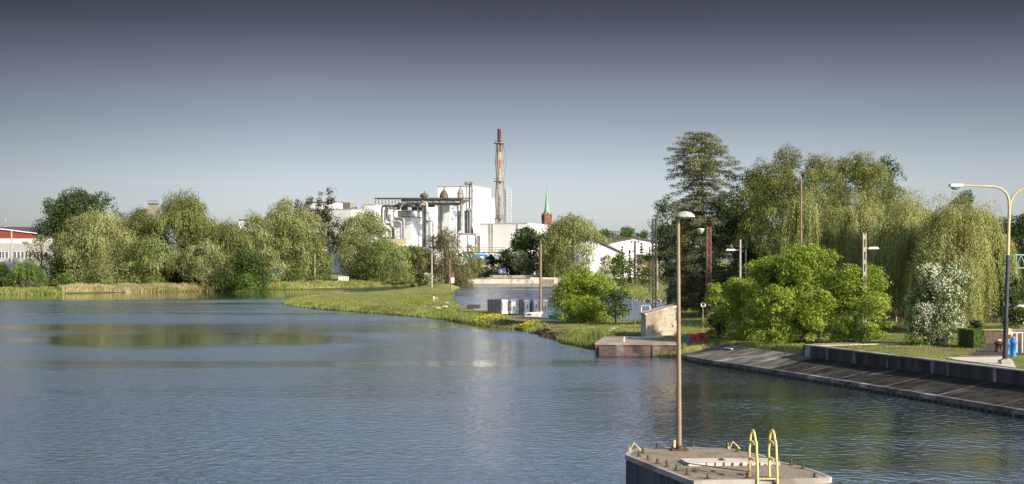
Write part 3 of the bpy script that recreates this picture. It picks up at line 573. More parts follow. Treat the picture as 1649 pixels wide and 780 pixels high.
# --- gantry and banner in front of the hall
gt = empty('pipe_bridge', (PX(790, 480), 480, 1.5), 'low pipe bridge with railings in front of the grey factory hall', 'pipe bridge')
mb = MB(); Dg = 480
for y in (399, 402.5, 406): mb.box((PX(778, Dg), Dg, ZZ(y, Dg)), (PX(812, Dg)-PX(742, Dg), .3, .22))
mb.each('rail', MATS['tin_brown'], gt)
for x in range(744, 812, 9):
    mb = MB(); mb.box((PX(x, Dg), Dg, ZZ(405, Dg)), (.2, .2, 3)); mb.build('post', MATS['tin_brown'], gt)
mb = MB(); mb.box((PX(776, Dg), Dg+.6, ZZ(409, Dg)), (14, .5, 1.3)); mb.each('white_panel', MATS['white_clad'], gt)
bn = empty('banner', (PX(771, 470), 470, ZZ(419, 470)), 'blue and white banner hung low in front of the factory', 'banner')
mb = MB(); mb.box((PX(770, 470), 470, ZZ(414.5, 470)), (6.6, .12, 2.1)); mb.build('sheet', MATS['banner_blue'], bn)
mb = MB(); mb.box((PX(759, 470), 469.9, ZZ(414.5, 470)), (.7, .12, 2.4)); mb.box((PX(776, 470), 469.9, ZZ(415, 470)), (1.3, .1, .9)); mb.each('white_stripe', MATS['white_paint'], bn)
tk = empty('dome_tank', (PX(751, 476), 476, 3), 'small grey-green domed tank beside the pipe bridge', 'tank')
mb = MB(); mb.lathe((PX(751, 476), 476, ZZ(412, 476)), [(1.3, -2), (1.3, 0), (1.1, .6), (.7, 1.0), (0, 1.2)], 16); mb.build('shell', MATS['copper_green'], tk)
# --- chimney with three guyed stages
Dc = 520; cx = PX(804, Dc)
ch = empty('chimney', (cx, Dc, 1.5), 'tall slender steel chimney with red, orange and cream bands inside a lattice', 'chimney')
def zz(y): return ZZ(y, Dc)
for nm, y0, y1, r, mt in (('stack_section', 420, 357, .62, 'chimney_cream'), ('stack_section', 357, 270.5, .62, 'chimney_cream'), ('stack_section', 270.5, 257.5, .77, 'chimney_red'), ('stack_section', 257.5, 245.5, .76, 'chimney_cream'), ('stack_section', 245.5, 230, .76, 'chimney_dark'), ('stack_section', 230, 212, .7, 'chimney_dark'), ('stack_mouth', 212, 208, .74, 'chimney_dark')):
    mb = MB(); mb.tube([(cx, Dc, zz(y0)), (cx, Dc, zz(y1)-.01)], r, 16); mb.build(nm, MATS[mt], ch)
for y in (231.5, 293, 353):
    mb = MB(); mb.lathe((cx, Dc, zz(y)), [(.9, 0), (2.1, 0), (2.1, .3), (.9, .3)], 18); mb.lathe((cx, Dc, zz(y)), [(2.05, 1.1), (2.12, 1.15), (2.05, 1.2)], 18); mb.build('platform', MATS['tin_brown'], ch)
def lat(z0, z1, w0, wm, w1, mat='metal_pipe', r=.13):
    for k in range(3):
        a = 2*math.pi*k/3+.35; d = np.array([math.cos(a), math.sin(a)])
        mb = MB(); mb.tube([(cx+d[0]*w, Dc+d[1]*w, z) for w, z in zip(np.interp(np.linspace(0, 1, 9), [0, .5, 1], [w0, wm, w1]), np.linspace(z0, z1, 9))], r, 6)
        a2 = a+2*math.pi/3
        for j in range(4):
            za, zb = z0+(z1-z0)*j/4, z0+(z1-z0)*(j+1)/4; wa = np.interp(j/4, [0, .5, 1], [w0, wm, w1]); wb = np.interp((j+1)/4, [0, .5, 1], [w0, wm, w1])
            p, q = (cx+math.cos(a)*wa, Dc+math.sin(a)*wa, za), (cx+math.cos(a2)*wb, Dc+math.sin(a2)*wb, zb); mb.tube([p, q], .045, 5)
        mb.build('brace', MATS[mat], ch)
lat(zz(420), zz(353), 1.3, 1.7, 1.9); lat(zz(353), zz(293), 1.2, 2.0, 1.5); lat(zz(293), zz(231.5), 1.2, 1.9, 1.4)
for k in range(3):                                   # stay rods bulging outside the lattice
    a = 2*math.pi*k/3+.1
    for (ya, yb) in ((353, 293), (293, 231.5)):
        mb = MB(); mb.tube([(cx+math.cos(a)*w, Dc+math.sin(a)*w, z) for w, z in ((1.6, zz(ya)), (2.6, (zz(ya)+zz(yb))/2), (1.6, zz(yb)))], .06, 5); mb.build('stay_rod', MATS['dark_steel'], ch)
mb = MB(); mb.box((cx-.9, Dc-1, zz(392)), (1.8, 1.8, 2.2)); mb.tube([(cx-1.9, Dc, zz(388)), (cx, Dc, zz(396))], .5, 8); mb.build('flue_box', MATS['dark_steel'], ch)
def lattice(root, x, y, z0, z1, w, n, r, mat, face='brace', wt=None, solid=False):
    wt = wt or w
    for sx, sy in ((-1, -1), (1, -1), (1, 1), (-1, 1)):
        mb = MB(); mb.tube([(x+sx*w/2, y+sy*w/2, z0), (x+sx*wt/2, y+sy*wt/2, z1)], r, 5); mb.build('leg', MATS[mat], root)
    mb = MB()
    for i in range(n):
        za, zb = z0+(z1-z0)*i/n, z0+(z1-z0)*(i+1)/n; wa, wb = w+(wt-w)*i/n, w+(wt-w)*(i+1)/n
        for (ax, ay), (bx, by) in (((-1, -1), (1, -1)), ((1, -1), (1, 1)), ((1, 1), (-1, 1)), ((-1, 1), (-1, -1))):
            p, q = (x+ax*wa/2, y+ay*wa/2, za), (x+bx*wb/2, y+by*wb/2, zb)
            if i % 2: p, q = (x+bx*wa/2, y+by*wa/2, za), (x+ax*wb/2, y+ay*wb/2, zb)
            mb.tube([p, q], r*.7, 4, False)
            if solid or i % 2 == 0: mb.tube([(x+ax*wb/2, y+ay*wb/2, zb), (x+bx*wb/2, y+by*wb/2, zb)], r*.7, 4, False)
    mb.build(face, MATS[mat], root)
tw1 = empty('scaffold_tower', (PX(819.5, 515), 515, 1.5), 'thin silvery scaffold tower right beside the banded chimney', 'scaffold tower')
lattice(tw1, PX(820, 515), 515, 1, ZZ(303, 515), 1.7, 34, .07, 'lamp_white', solid=True)
tw2 = empty('ladder_mast', (PX(813.5, 514), 514, 1.5), 'dark narrow ladder mast between the chimney and the silvery scaffold', 'ladder mast')
lattice(tw2, PX(813.5, 514), 514, 1, ZZ(306, 514), .65, 40, .08, 'pontoon_grey', solid=True)
# --- church
Dk = 900; kx = PX(880.5, Dk)
ck = empty('church', (kx, Dk, 1.5), 'red brick church tower with slim green copper spire behind the trees', 'church')
hw = 2.6
mb = MB(); mb.box((kx, Dk, (ZZ(352, Dk)+1)/2), (2*hw, 2*hw, ZZ(352, Dk)-1), R(20)); mb.build('tower', MATS['brick'], ck)
for k in range(4):
    a = R(20)+k*math.pi/2; d = np.array([math.sin(a), -math.cos(a)]); e = np.array([math.cos(a), math.sin(a)]); c0 = np.array([kx, Dk])+d*(hw-.1)
    mb = MB(); z0, z1 = ZZ(352, Dk), ZZ(342, Dk); mb.solid([(c0[0]-e[0]*hw, c0[1]-e[1]*hw, z0), (c0[0]+e[0]*hw, c0[1]+e[1]*hw, z0), (c0[0], c0[1], z1)], (-d[0]*.8, -d[1]*.8, 0)); mb.build('gable', MATS['brick'], ck)
    c1 = np.array([kx, Dk])+d*(hw+.03)
    mb = MB(); mb.solid([(c1[0]-e[0]*.5, c1[1]-e[1]*.5, ZZ(362, Dk)), (c1[0]+e[0]*.5, c1[1]+e[1]*.5, ZZ(362, Dk)), (c1[0]+e[0]*.5, c1[1]+e[1]*.5, ZZ(357, Dk)), (c1[0], c1[1], ZZ(355.5, Dk)), (c1[0]-e[0]*.5, c1[1]-e[1]*.5, ZZ(357, Dk))], (-d[0]*.1, -d[1]*.1, 0)); mb.build('louvre', MATS['window_dark'], ck)
    mb = MB(); q = np.array([kx, Dk])+(d+e)*hw*.9; mb.lathe((q[0], q[1], ZZ(352, Dk)-.5), [(.5, 0), (.5, 2.0), (0, 4.6)], 6); mb.build('pinnacle', MATS['brick'], ck)
mb = MB(); mb.lathe((kx, Dk, ZZ(346, Dk)), [(2.2, 0), (1.9, 2), (1.25, 4.5), (.75, 10), (.12, 18.2)], 8); mb.f = mb.f; mb.build('spire', MATS['copper_green'], ck)
mb = MB(); mb.tube([(kx, Dk, ZZ(302, Dk)), (kx, Dk, ZZ(298.5, Dk))], .1, 5); mb.box((kx, Dk, ZZ(300, Dk)), (.9, .12, .12)); mb.build('cross', MATS['dark_steel'], ck)
# --- gabled halls
def hall(name, label, xl, xa, xr, yl, ya, yr, D, L, ang, wallmat='white_clad', roofmat='roof_brown', band=True):
    d = np.array([math.sin(R(ang)), math.cos(R(ang))])*L
    root = empty(name, (PX(xa, D), D, 1.5), label, 'hall')
    A, B, Cc = P3(xl, yl, D), P3(xa, ya, D), P3(xr, yr, D)
    mb = MB(); mb.solid([(A[0], D, 1), (Cc[0], D, 1), Cc, B, A], (d[0], d[1], 0)); mb.build('wall', MATS[wallmat], root)
    for P, Q in ((A, B), (B, Cc)):
        mb = MB(); e = np.array(Q)-np.array(P); e /= np.linalg.norm(e); n = np.array([-e[2], 0, e[0]]); P_ = np.array(P)-e*(.5 if P is A else 0); Q_ = np.array(Q)+e*(.5 if Q is Cc else 0)
        o = np.array([0, -.5, 0]); mb.solid([P_+n*.02+o, Q_+n*.02+o, Q_+n*.4+o, P_+n*.4+o], (d[0], d[1]+.8, 0)); mb.build('roof', MATS[roofmat], root)
    return root
h1 = hall('hall', 'wide white gabled hall with dark roof right of the round willow', 979, 1022, 1056, 392.5, 384, 390.5, 430, 18, -52)
mb = MB(); D = 429.9; mb.box((PX(1018, D), D, ZZ(401, D)), (PX(1050, D)-PX(985, D), .1, 2.2)); mb.build('wall_band', MATS['cream_clad'], h1)
for x, y in ((1018, 389.5), (1029, 389.5), (1020, 404.5)):
    mb = MB(); mb.box((PX(x, 429.8), 429.8, ZZ(y, 429.8)), (.35, .2, .35)); mb.build('vent_hole', MATS['dark_steel'], h1)
h2 = hall('hall', 'smaller white hall with sloping brown roof edge beside the round willow', 925, 955, 1004, 394, 386, 409, 405, 8, -52, roofmat='roof_brown')
s3 = empty('canopy', (PX(1046, 380), 380, 1.5), 'low shelter with pale flat roof and dark open front by the white hall', 'shelter')
mb = MB(); mb.box((PX(1046, 380), 385, ZZ(410.5, 380)), (5.8, 9, .4)); mb.build('roof', MATS['grey_clad'], s3)
mb = MB(); mb.box((PX(1046, 380), 386, (ZZ(411.6, 380)+1)/2), (5.2, 7, ZZ(411.6, 380)-1)); mb.build('wall', MATS['wood'], s3)  # dark block standing in for the shade under the open roof
# --- left works building
Dl = 370
lb = empty('works_building', (PX(20, Dl), Dl, 1.5), 'long pale building with red upper band and dark roof at the left edge', 'building')
x0, x1 = PX(-260, Dl), PX(86, Dl)
mb = MB(); mb.box(((x0+x1)/2, Dl+12, (1+ZZ(392, Dl))/2), (x1-x0, 24, ZZ(392, Dl)-1)); mb.build('wall', MATS['grey_clad'], lb)
mb = MB(); mb.box(((x0+x1)/2-.3, Dl+12.15, (ZZ(384.5, Dl)+ZZ(392, Dl))/2), (x1-x0-.6, 24, ZZ(384.5, Dl)-ZZ(392, Dl)-.01)); mb.build('cream_band', MATS['cream_clad'], lb)
mb = MB(); mb.solid([P3(-100, 384.5, Dl+.4), P3(56, 384.5, Dl+.4), P3(56, 376.5, Dl+.4), P3(0, 369.5, Dl+.4), P3(-100, 360, Dl+.4)], (0, 3, 0)); mb.build('red_gable', MATS['red_clad'], lb)
mb = MB(); mb.solid([P3(-100, 360, Dl), P3(0, 369.5, Dl), P3(58, 376.7, Dl), P3(58, 375.6, Dl), P3(0, 368.2, Dl), P3(-100, 358.5, Dl)], (0, 3, 0)); mb.build('verge', MATS['white_clad'], lb)
a_, b_, c_, d_ = P3(-100, 358.3, Dl+3.4), P3(58, 376, Dl+3.4), P3(96, 378.5, Dl+26), P3(96, 367.3, Dl+70)
mb = MB(); mb.solid([P3(-110, 364, Dl+26), P3(96, 366.5, Dl+26), P3(96, 378.5, Dl+26), P3(-110, 384, Dl+26)], (0, 3, 0)); mb.build('roof', MATS['roof_dark'], lb)
for i, x in enumerate([-5, 0.8, 5.5, 11.5]+[24.5+6.2*k for k in range(9)]):
    mb = MB(); mb.box((PX(x, Dl), Dl-.03, ZZ(410.5, Dl)), (.62, .14, 1.9)); f = mb.build('window', MATS['white_clad'], lb)
    mb = MB(); mb.box((PX(x, Dl), Dl-.09, ZZ(410.5, Dl)), (.46, .08, 1.7)); mb.build('pane', MATS['window_dark'], f)
mb = MB(); mb.box((PX(41, Dl), Dl-.05, ZZ(390.5, Dl)), (1.3, .2, .5)); mb.build('vent', MATS['tin_brown'], lb)
an = empty('antenna', (PX(9, Dl+26), Dl+26, ZZ(366, Dl+26)), 'thin rooftop antenna at the far left', 'antenna')
mb = MB(); mb.tube([(PX(9, Dl+26), Dl+26, ZZ(366, Dl+26)), (PX(9, Dl+26), Dl+26, ZZ(350, Dl+26))], .09, 5); mb.build('mast', MATS['grey_clad'], an)
mb = MB(); mb.box((PX(9, Dl+26), Dl+26, ZZ(360, Dl+26)), (.5, .5, .9)); mb.box((PX(9, Dl+26), Dl+26, ZZ(353, Dl+26)), (1.0, .1, .1)); mb.build('dish', MATS['pontoon_grey'], an)
bc = empty('brick_chimney', (PX(247, 420), 420, 1.5), 'square brick chimney with railing rising behind the tall left willow', 'chimney')
mb = MB(); mb.box((PX(247, 420), 420, (ZZ(329, 420)+1)/2), (2.4, 2.4, ZZ(329, 420)-1)); mb.build('shaft', MATS['tin_brown'], bc)
mb = MB(); mb.box((PX(247, 420), 420, ZZ(328.6, 420)), (2.9, 2.9, .25)); [mb.box((PX(247, 420)+a, 420+b, ZZ(326, 420)), (.1, .1, 1)) for a in (-1.3, 0, 1.3) for b in (-1.3, 1.3)]; [mb.box((PX(247, 420), 420+b, ZZ(323.8, 420)), (2.8, .1, .1)) for b in (-1.3, 1.3)]; mb.build('railing', MATS['brown_steel'], bc)
# house fragments behind the right willows
def wallhouse(name, label, x0, x1, y0, D, mat, roof=None, depth=6, wins=()):
    root = empty(name, (PX((x0+x1)/2, D), D+depth/2, hgt(PX((x0+x1)/2, D), D)), label, 'building'); xa, xb = PX(x0, D), PX(x1, D); z1 = ZZ(y0, D)
    mb = MB(); mb.box(((xa+xb)/2, D+depth/2, (z1+1)/2), (xb-xa, depth, z1-1)); mb.build('wall', MATS[mat], root)
    mb = MB(); h = .28*depth; mb.solid([(xa-.3, D-.4, z1+.01), (xa-.3, D+depth+.4, z1+.01), (xa-.3, D+depth/2, z1+h)], (xb-xa+.6, 0, 0)); mb.build('roof', MATS[roof or 'roof_brown'], root)
    for x, y, ww, hh in wins:
        mb = MB(); mb.box((PX(x, D), D-.02, ZZ(y, D)), (ww, .12, hh)); f = mb.build('window', MATS['white_paint'], root)
        mb = MB(); mb.box((PX(x, D), D-.08, ZZ(y, D)), (ww*.8, .08, hh*.85)); mb.build('pane', MATS['window_dark'], f)
    return root
wallhouse('brick_house', 'low brick building glimpsed under the hanging willow branches', 1420, 1530, 506, 124, 'brick', wins=[(1438, 516, .7, .9), (1462, 516, .7, .9), (1495, 516, .7, .9), (1520, 516, .7, .9)])
wallhouse('small_house', 'pale little house behind the right edge lamp post', 1622, 1700, 486, 122, 'cream_clad', wins=[(1636, 505, .8, 1.3), (1662, 505, .8, 1.3)])
wallhouse('tool_shed', 'light grey boarded shed under the big spruce', 1113, 1134, 450, 205, 'pontoon_grey', wins=())
# ------------------------------------------------------------------ quay walls and embankments
# far concrete quay wall
fw = empty('quay_wall', (PX(822, 393), 393, 0), 'long pale concrete quay wall on the far side of the basin', 'quay wall')
mb = MB(); Dq = 390.3
mb.prism([(PX(742, Dq), Dq), (PX(853, Dq), Dq), (PX(853, Dq), Dq+3.2), (PX(742, Dq), Dq+3.2)], .45, ZZ(449.8, Dq)); mb.prism([(PX(853.2, Dq), Dq), (PX(905, Dq), Dq), (PX(905, Dq), Dq+3.2), (PX(853.2, Dq), Dq+3.2)], .45, ZZ(447.2, Dq)); mb.build('concrete_wall', MATS['concrete_pale'], fw)
mb = MB(); mb.box((PX(823, Dq), Dq+.3, -.3), (PX(905, Dq)-PX(741, Dq), .9, 1.48)); mb.build('footing', MATS['tin_brown'], fw)
mb = MB(); [mb.box((PX(x, Dq), Dq-.06, 1.1), (.16, .1, 1.2)) for x in np.arange(874, 893, 2.2)]; mb.each('rust_bar', MATS['lattice_red'], fw)
mb = MB(); mb.box((PX(741, Dq), Dq-.5, .9), (.8, 1.6, 1.8)); mb.build('end_post', MATS['lattice_red'], fw)
mb = MB(); mb.box((PX(823, Dq), Dq+.5, ZZ(449.4, Dq)+.04), (.1, .1, .1)); 
# sloped embankment
tl = [np.array(p) for p in toe[:7]]
def offs(poly, d):
    o = []
    for i, p in enumerate(poly):
        t = poly[min(i+1, len(poly)-1)]-poly[max(i-1, 0)]; t = t/np.linalg.norm(t); o.append(p+np.array([-t[1], t[0]])*d)
    return o
def resample(pts, st):
    out_ = [pts[0]]
    for a, b in zip(pts[:-1], pts[1:]):
        n = max(1, int(np.linalg.norm(b-a)/st)); out_ += [a+(b-a)*k/n for k in range(1, n+1)]
    return out_
tl = resample(tl, 1.5)
m_ = 1
tf = offs(tl, -.32); tp = offs(tl, 3.15); tp2 = offs(tl, 3.9)
em = empty('embankment', (17, 80, 0), 'sloping dark concrete river embankment with a rounded far end', 'embankment')
def strip(mb, A, za, B, zb):
    n = len(A); b = len(mb.v); mb.v += [(p[0], p[1], za if not hasattr(za, '__len__') else za[i]) for i, p in enumerate(A)]+[(p[0], p[1], zb if not hasattr(zb, '__len__') else zb[i]) for i, p in enumerate(B)]
    for i in range(n-1): mb.f.append((b+i, b+i+1, b+n+i+1, b+n+i)); mb.sm.append(False)
zt_ = [1.02 if p[1] > 86 else .95 for p in tp]
# rounded nose: fan of points round the first toe point
n0 = tl[0]; nose_c = tp[0]
t0 = (tl[1]-tl[0])/np.linalg.norm(tl[1]-tl[0]); nn = np.array([-t0[1], t0[0]])
fan = [nose_c-nn*3.15*math.cos(a)-t0*2.2*math.sin(a) for a in np.linspace(math.pi*.62, 0, 9)]
full_toe = fan[:-1]+tl; full_top = [nose_c+(-nn*3.15*math.cos(a)-t0*2.2*math.sin(a))*.12 for a in np.linspace(math.pi*.62, 0, 9)][:-1]+tp
mb = MB(); zt_full = [1.02]*8+zt_
back_top = [p+np.array([.45, .25]) for p in full_top]; K_ = 16
strip(mb, full_toe[:K_], .32, full_top[:K_], zt_full[:K_]); strip(mb, full_top[:K_], zt_full[:K_], back_top[:K_], zt_full[:K_]); mb.build('slope_slab', MATS['concrete_slope'], em)
mb = MB(); strip(mb, full_toe[K_-1:], .32, full_top[K_-1:], zt_full[K_-1:]); strip(mb, full_top[K_-1:], zt_full[K_-1:], back_top[K_-1:], zt_full[K_-1:]); dk_ = mb.build('slope_slab', MATS['concrete_slope_dark'], em); dk_['label'] = 'blackened near stretch of the slope'
mb = MB(); fo = offs(full_toe, -.24); fi = offs(full_toe, .02)
strip(mb, fo, .33, fi, .345); strip(mb, fo, .1, fo, .33); mb.build('edge_beam', MATS['concrete_slope'], em)
fo2 = offs(full_toe, -.22); mb = MB(); strip(mb, fo2, -1.5, fo2, .1); mb.build('pile_wall', MATS['concrete_dark'], em)
rs = resample([np.array(p) for p in offs(full_toe, -.26)], .42); mb = MB()
for p in rs[::1]: mb.tube([(p[0], p[1], -1), (p[0], p[1], .12)], .11, 6)
pw = mb.build('sheet_piles', MATS['rust_iron'], em); pw['kind'] = 'stuff'
mb = MB()
for i in range(3, len(tp)-1, 3):
    a, b = tl[i], tp[i]; mb.tube([(a[0]-.0, a[1], .345), (b[0], b[1], zt_[i]+.004)], .010, 4)
mb.each('slab_joint', MATS['concrete_slope'], em)
pq = W(1150-12, 555, .9)
mb = MB(); q = np.array(tp[1])*.75+np.array(tl[1])*.25; mb.box((q[0], q[1], .90), (.16, 1.5, .05), R(10)); mb.build('white_marker', MATS['white_paint'], em)
# retaining wall on the crest
wa, wb = np.array((PX(1293, 86.7), 86.7)), np.array((24.8, 66.1)); dw = (wb-wa)/np.linalg.norm(wb-wa); we = wb+dw*45; nw = np.array([-dw[1], dw[0]])
if nw[0] < 0: nw = -nw
rw = empty('retaining_wall', (wa[0], wa[1], .6), 'black-stained concrete retaining wall above the embankment slope', 'wall')
mb = MB(); mb.prism([tuple(wa), tuple(we), tuple(we+nw*.32), tuple(wa+nw*.32)], .3, 1.62); mb.build('wall_face', MATS['concrete_dark'], rw)
wa2 = wa-dw*.04; mb = MB(); mb.prism([tuple(wa2-nw*.04), tuple(we-nw*.04), tuple(we+nw*.36), tuple(wa2+nw*.36)], 1.622, 1.69); mb.build('coping', MATS['concrete'], rw)
mb = MB(); wr = wa+nw*.33; mb.prism([tuple(wr-dw*.0), tuple(wr+nw*7.5-dw*1.0), tuple(wr+nw*7.5+dw*.3-dw*1.0), tuple(wr+dw*.3)], .5, 1.6); mb.build('return_wall', MATS['concrete_pale'], rw)
# crest path strip and pads
def pad(name, poly, th, mat, kind='structure'):
    n = len(poly); zs = [hgt(*p)+th for p in poly]; mb = MB(); mb.prism(poly, min(zs)-.35, 0, zs); return tag(mb.build(name, MATS[mat]), kind=kind)
def wq(px, py, z=1.66): return W(px, py, z)
pad('path', [wq(1302, 553.5), wq(1368, 553), wq(1405, 548), wq(1398, 546.5), wq(1350, 549.5), wq(1312, 551)], .05, 'paving')
pad('concrete_pad', [wq(1536, 579), wq(1636, 593), wq(1630, 580), wq(1618, 575), wq(1524, 576)], .06, 'pad')
pad('paved_yard', [wq(1560, 571.5), wq(1700, 571), wq(1720, 548), wq(1588, 546), wq(1580, 560)], .05, 'asphalt')
pad('path', [wq(1150, 531.5, 1.2), wq(1200, 531.5, 1.2), wq(1240, 527, 1.3), wq(1160, 528.5, 1.2)], .06, 'paving')
# brick quay
qx0, qx1, qy0, qy1 = 6.15, 12.4, 100.7, 109.3
bq = empty('brick_quay', ((qx0+qx1)/2, 105, 0), 'old brick quay with pink paved top jutting into the river', 'quay')
mb = MB(); mb.prism([(qx0, qy0), (qx1-.4, qy0-.6), (qx1+.6, qy1), (qx0+1.2, qy1)], -1.5, .80); mb.build('brick_wall', MATS['quay_brick'], bq)
mb = MB(); mb.prism([(qx0-.06, qy0-.06), (qx1-.36, qy0-.66), (qx1+.66, qy1), (qx0+1.2, qy1)], .803, .93); mb.build('paved_top', MATS['paving'], bq)
for x, y in ((7.9, 100.86-.2), (10.6, 100.6-.2)):
    mb = MB(); mb.box((x, y-.02, .1), (.6, .36, 1.38)); mb.build('stone_pier', MATS['concrete_slope'], bq)
mb = MB(); mb.tube([(8.4, 102.5, .93), (8.4, 102.5, 1.1), (8.4, 102.5, 1.28)], [.07, .05, .08], 8); mb.build('bollard', MATS['white_paint'], bq)
mb = MB(); mb.box((qx0+.9, qy0-.12, .1), (1.3, .3, 1.2)); mb.build('fender', MATS['rust_iron'], bq)
# abutment wall
ab = empty('abutment', (10.9, 107.5, 1), 'weathered concrete abutment wall with a sloping top behind the brick quay', 'wall')
da = 108.5; xa0, xa1 = PX(1040, da), PX(1062, da)
mb = MB(); mb.solid([(xa0, da, .5), (xa1+1.5, da+1.2, .5), (xa1+1.5, da+1.2, ZZ(495, da+1.2)), (xa0, da, ZZ(508, da))], (-.15, 2.6, 0)); mb.build('wall_body', MATS['boarded_concrete'], ab)
mb = MB(); z0, z1 = ZZ(508, da)+.005, ZZ(495, da+1.2)+.005; mb.solid([(xa0-.06, da-.08, z0), (xa1+1.5, da+1.12, z1), (xa1+1.5, da+1.12, z1+.14), (xa0-.06, da-.08, z0+.14)], (-.18, 2.8, 0)); mb.build('coping', MATS['concrete_pale'], ab)
mb = MB(); mb.box((xa0+.2, da-1.0, .96), (3.4, .8, .12), R(21)); mb.box((xa0+1.9, da-1.3, .94), (3.0, .7, .1), R(18)); mb.each('foot_slab', MATS['pad'], ab)
# ------------------------------------------------------------------ foreground pier
pt = [(1008, 733.7), (1110, 774), (1118, 775.5), (1332.5, 771), (1338, 769.5), (1312, 759), (1256.5, 744.5), (1222, 732.6), (1194, 729), (1176, 723.4), (1100, 721.8), (1035, 723.4), (1014.6, 727)]
ZP = 2.3
pp = [W(a, b, ZP) for a, b in pt]
pc = np.mean(pp, 0)
pier = empty('mooring_pier', (pc[0], pc[1], 0), 'concrete mooring pier with gravelly deck in the foreground', 'pier')
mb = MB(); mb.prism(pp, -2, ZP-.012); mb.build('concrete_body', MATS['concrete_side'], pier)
def shrink(poly, d):
    c = np.mean(poly, 0); return [tuple(np.array(p)+(c-np.array(p))/np.linalg.norm(c-np.array(p))*d) for p in poly]
mb = MB(); mb.prism(shrink(pp, .09), ZP-.3, ZP+.012); mb.build('deck', MATS['gravel_deck'], pier)
n = len(pp); outp = shrink(pp, -.03); inn = shrink(pp, .10); mb = MB()
strip(mb, outp+[outp[0]], ZP-.10, outp+[outp[0]], ZP+.02); strip(mb, outp+[outp[0]], ZP+.02, inn+[inn[0]], ZP+.02); mb.build('edge_angle', MATS['concrete'], pier)
# near face: thin slab with its sunlit paleness put into the colour
fa, fb_ = np.array(pp[2]), np.array(pp[3]); mb = MB(); mb.prism([(fa[0], fa[1]-.05), (fb_[0], fb_[1]-.05), (fb_[0], fb_[1]+.05), (fa[0], fa[1]+.05)], -1.8, ZP-.105); mb.build('sunlit_front', MATS['concrete_pale'], pier)
zo = lambda a, b: W(980+a/4.34, 660+b/4.34, ZP)
for a, b in [(210, 330), (240, 308), (277, 355), (342, 380), (409, 405), (476, 430), (550, 460), (692, 488), (340, 276), (588, 268), (832, 274), (897, 298), (1115, 341), (1187, 366), (1275, 392), (1358, 418), (1440, 480), (967, 486)]:
    x, y = zo(a, b); h = .12+.05*rng.random(); mb = MB(); mb.tube([(x, y, ZP), (x+rng.normal(0, .006), y, ZP+h)], .028, 8); mb.box((x, y, ZP+.018), (.11, .11, .02)); mb.build('stub_post', MATS['rust_iron'], pier)
for a, b, fl in ((185, 290, 1), (878, 280, -1)):
    x, y = zo(a, b); mb = MB(); mb.tube([(x-.14, y, ZP), (x-.02, y+.02, ZP+.2), (x+.14, y-.02, ZP+.02)], .018, 6); mb.tube([(x-.14, y+.12, ZP), (x-.13, y+.1, ZP+.14)], .02, 6); mb.build('bent_bracket', MATS['yellow_paint'], pier)
x, y = zo(462, 262); mb = MB(); mb.box((x, y, ZP+.09), (.05, .05, .18)); mb.build('valve_stub', MATS['yellow_paint'], pier)
hp = [zo(500, 362), zo(560, 398), zo(1200, 392), zo(1165, 360)]; mb = MB(); mb.prism(hp, ZP-.05, ZP+.075); hs = mb.build('hatch_slab', MATS['concrete_pale'], pier)
mb = MB()
for a in range(560, 1200, 62): x, y = zo(a, 396); mb.box((x, y, ZP+.05), (.028, .04, .07))
for a, b in ((790, 372), (800, 378), (780, 375)): x, y = zo(a, b); mb.box((x, y, ZP+.09), (.06, .05, .04), .4)
mb.each('rusty_stub', MATS['rust_iron'], hs)
mb = MB(); a, b = zo(540, 417), zo(985, 482); mb.tube([(a[0], a[1], ZP+.14), (b[0], b[1], ZP+.15)], .012, 6); mb.build('ladder_shadow_bar', MATS['rust_iron'], pier)  # dark bar laid along the ladder's cast shadow on the deck
# ladder
ya = W(1215, 772, ZP)[1]
ld = empty('ladder', (PX(1228, ya), ya, ZP), 'yellow steel ladder with two hooped handrails on the near edge of the pier', 'ladder')
for px_ in (1214.5, 1246):
    x = PX(px_, ya); zt2 = ZZ(697, ya-.1); pts = [(x+.045, ya-.16, -.5), (x+.045, ya-.16, ZP+.1), (x+.02, ya-.14, zt2-.2)]
    for a in np.linspace(0, math.pi, 9): pts.append((x-.012*a, ya+.06-.18*math.cos(a), zt2-.17+.17*math.sin(a)+.03))
    pts += [(x-.06, ya+.25, ZP+.6), (x-.04, ya+.27, ZP)]
    mb = MB(); mb.tube(pts, .027, 8); rl = mb.build('handrail', MATS['yellow_paint'], ld)
    mb = MB()
    for z in (ZP+.42, ZP+.78): mb.box((x-.015, ya+.05, z), (.04, .38, .05))
    mb.each('stay', MATS['yellow_paint'], rl)
x0_, x1_ = PX(1214.5, ya)+.045, PX(1246, ya)+.045
for k in range(7):
    mb = MB(); z = ZP+.03-.3*k; mb.tube([(x0_, ya-.16, z), (x1_, ya-.16, z)], .018, 6); mb.build('rung', MATS['yellow_paint'], ld)
mb = MB(); [mb.box((x, ya-.09, ZP-.12), (.06, .12, .14)) for x in (x0_, x1_)]; mb.each('wall_bracket', MATS['rust_iron'], ld)
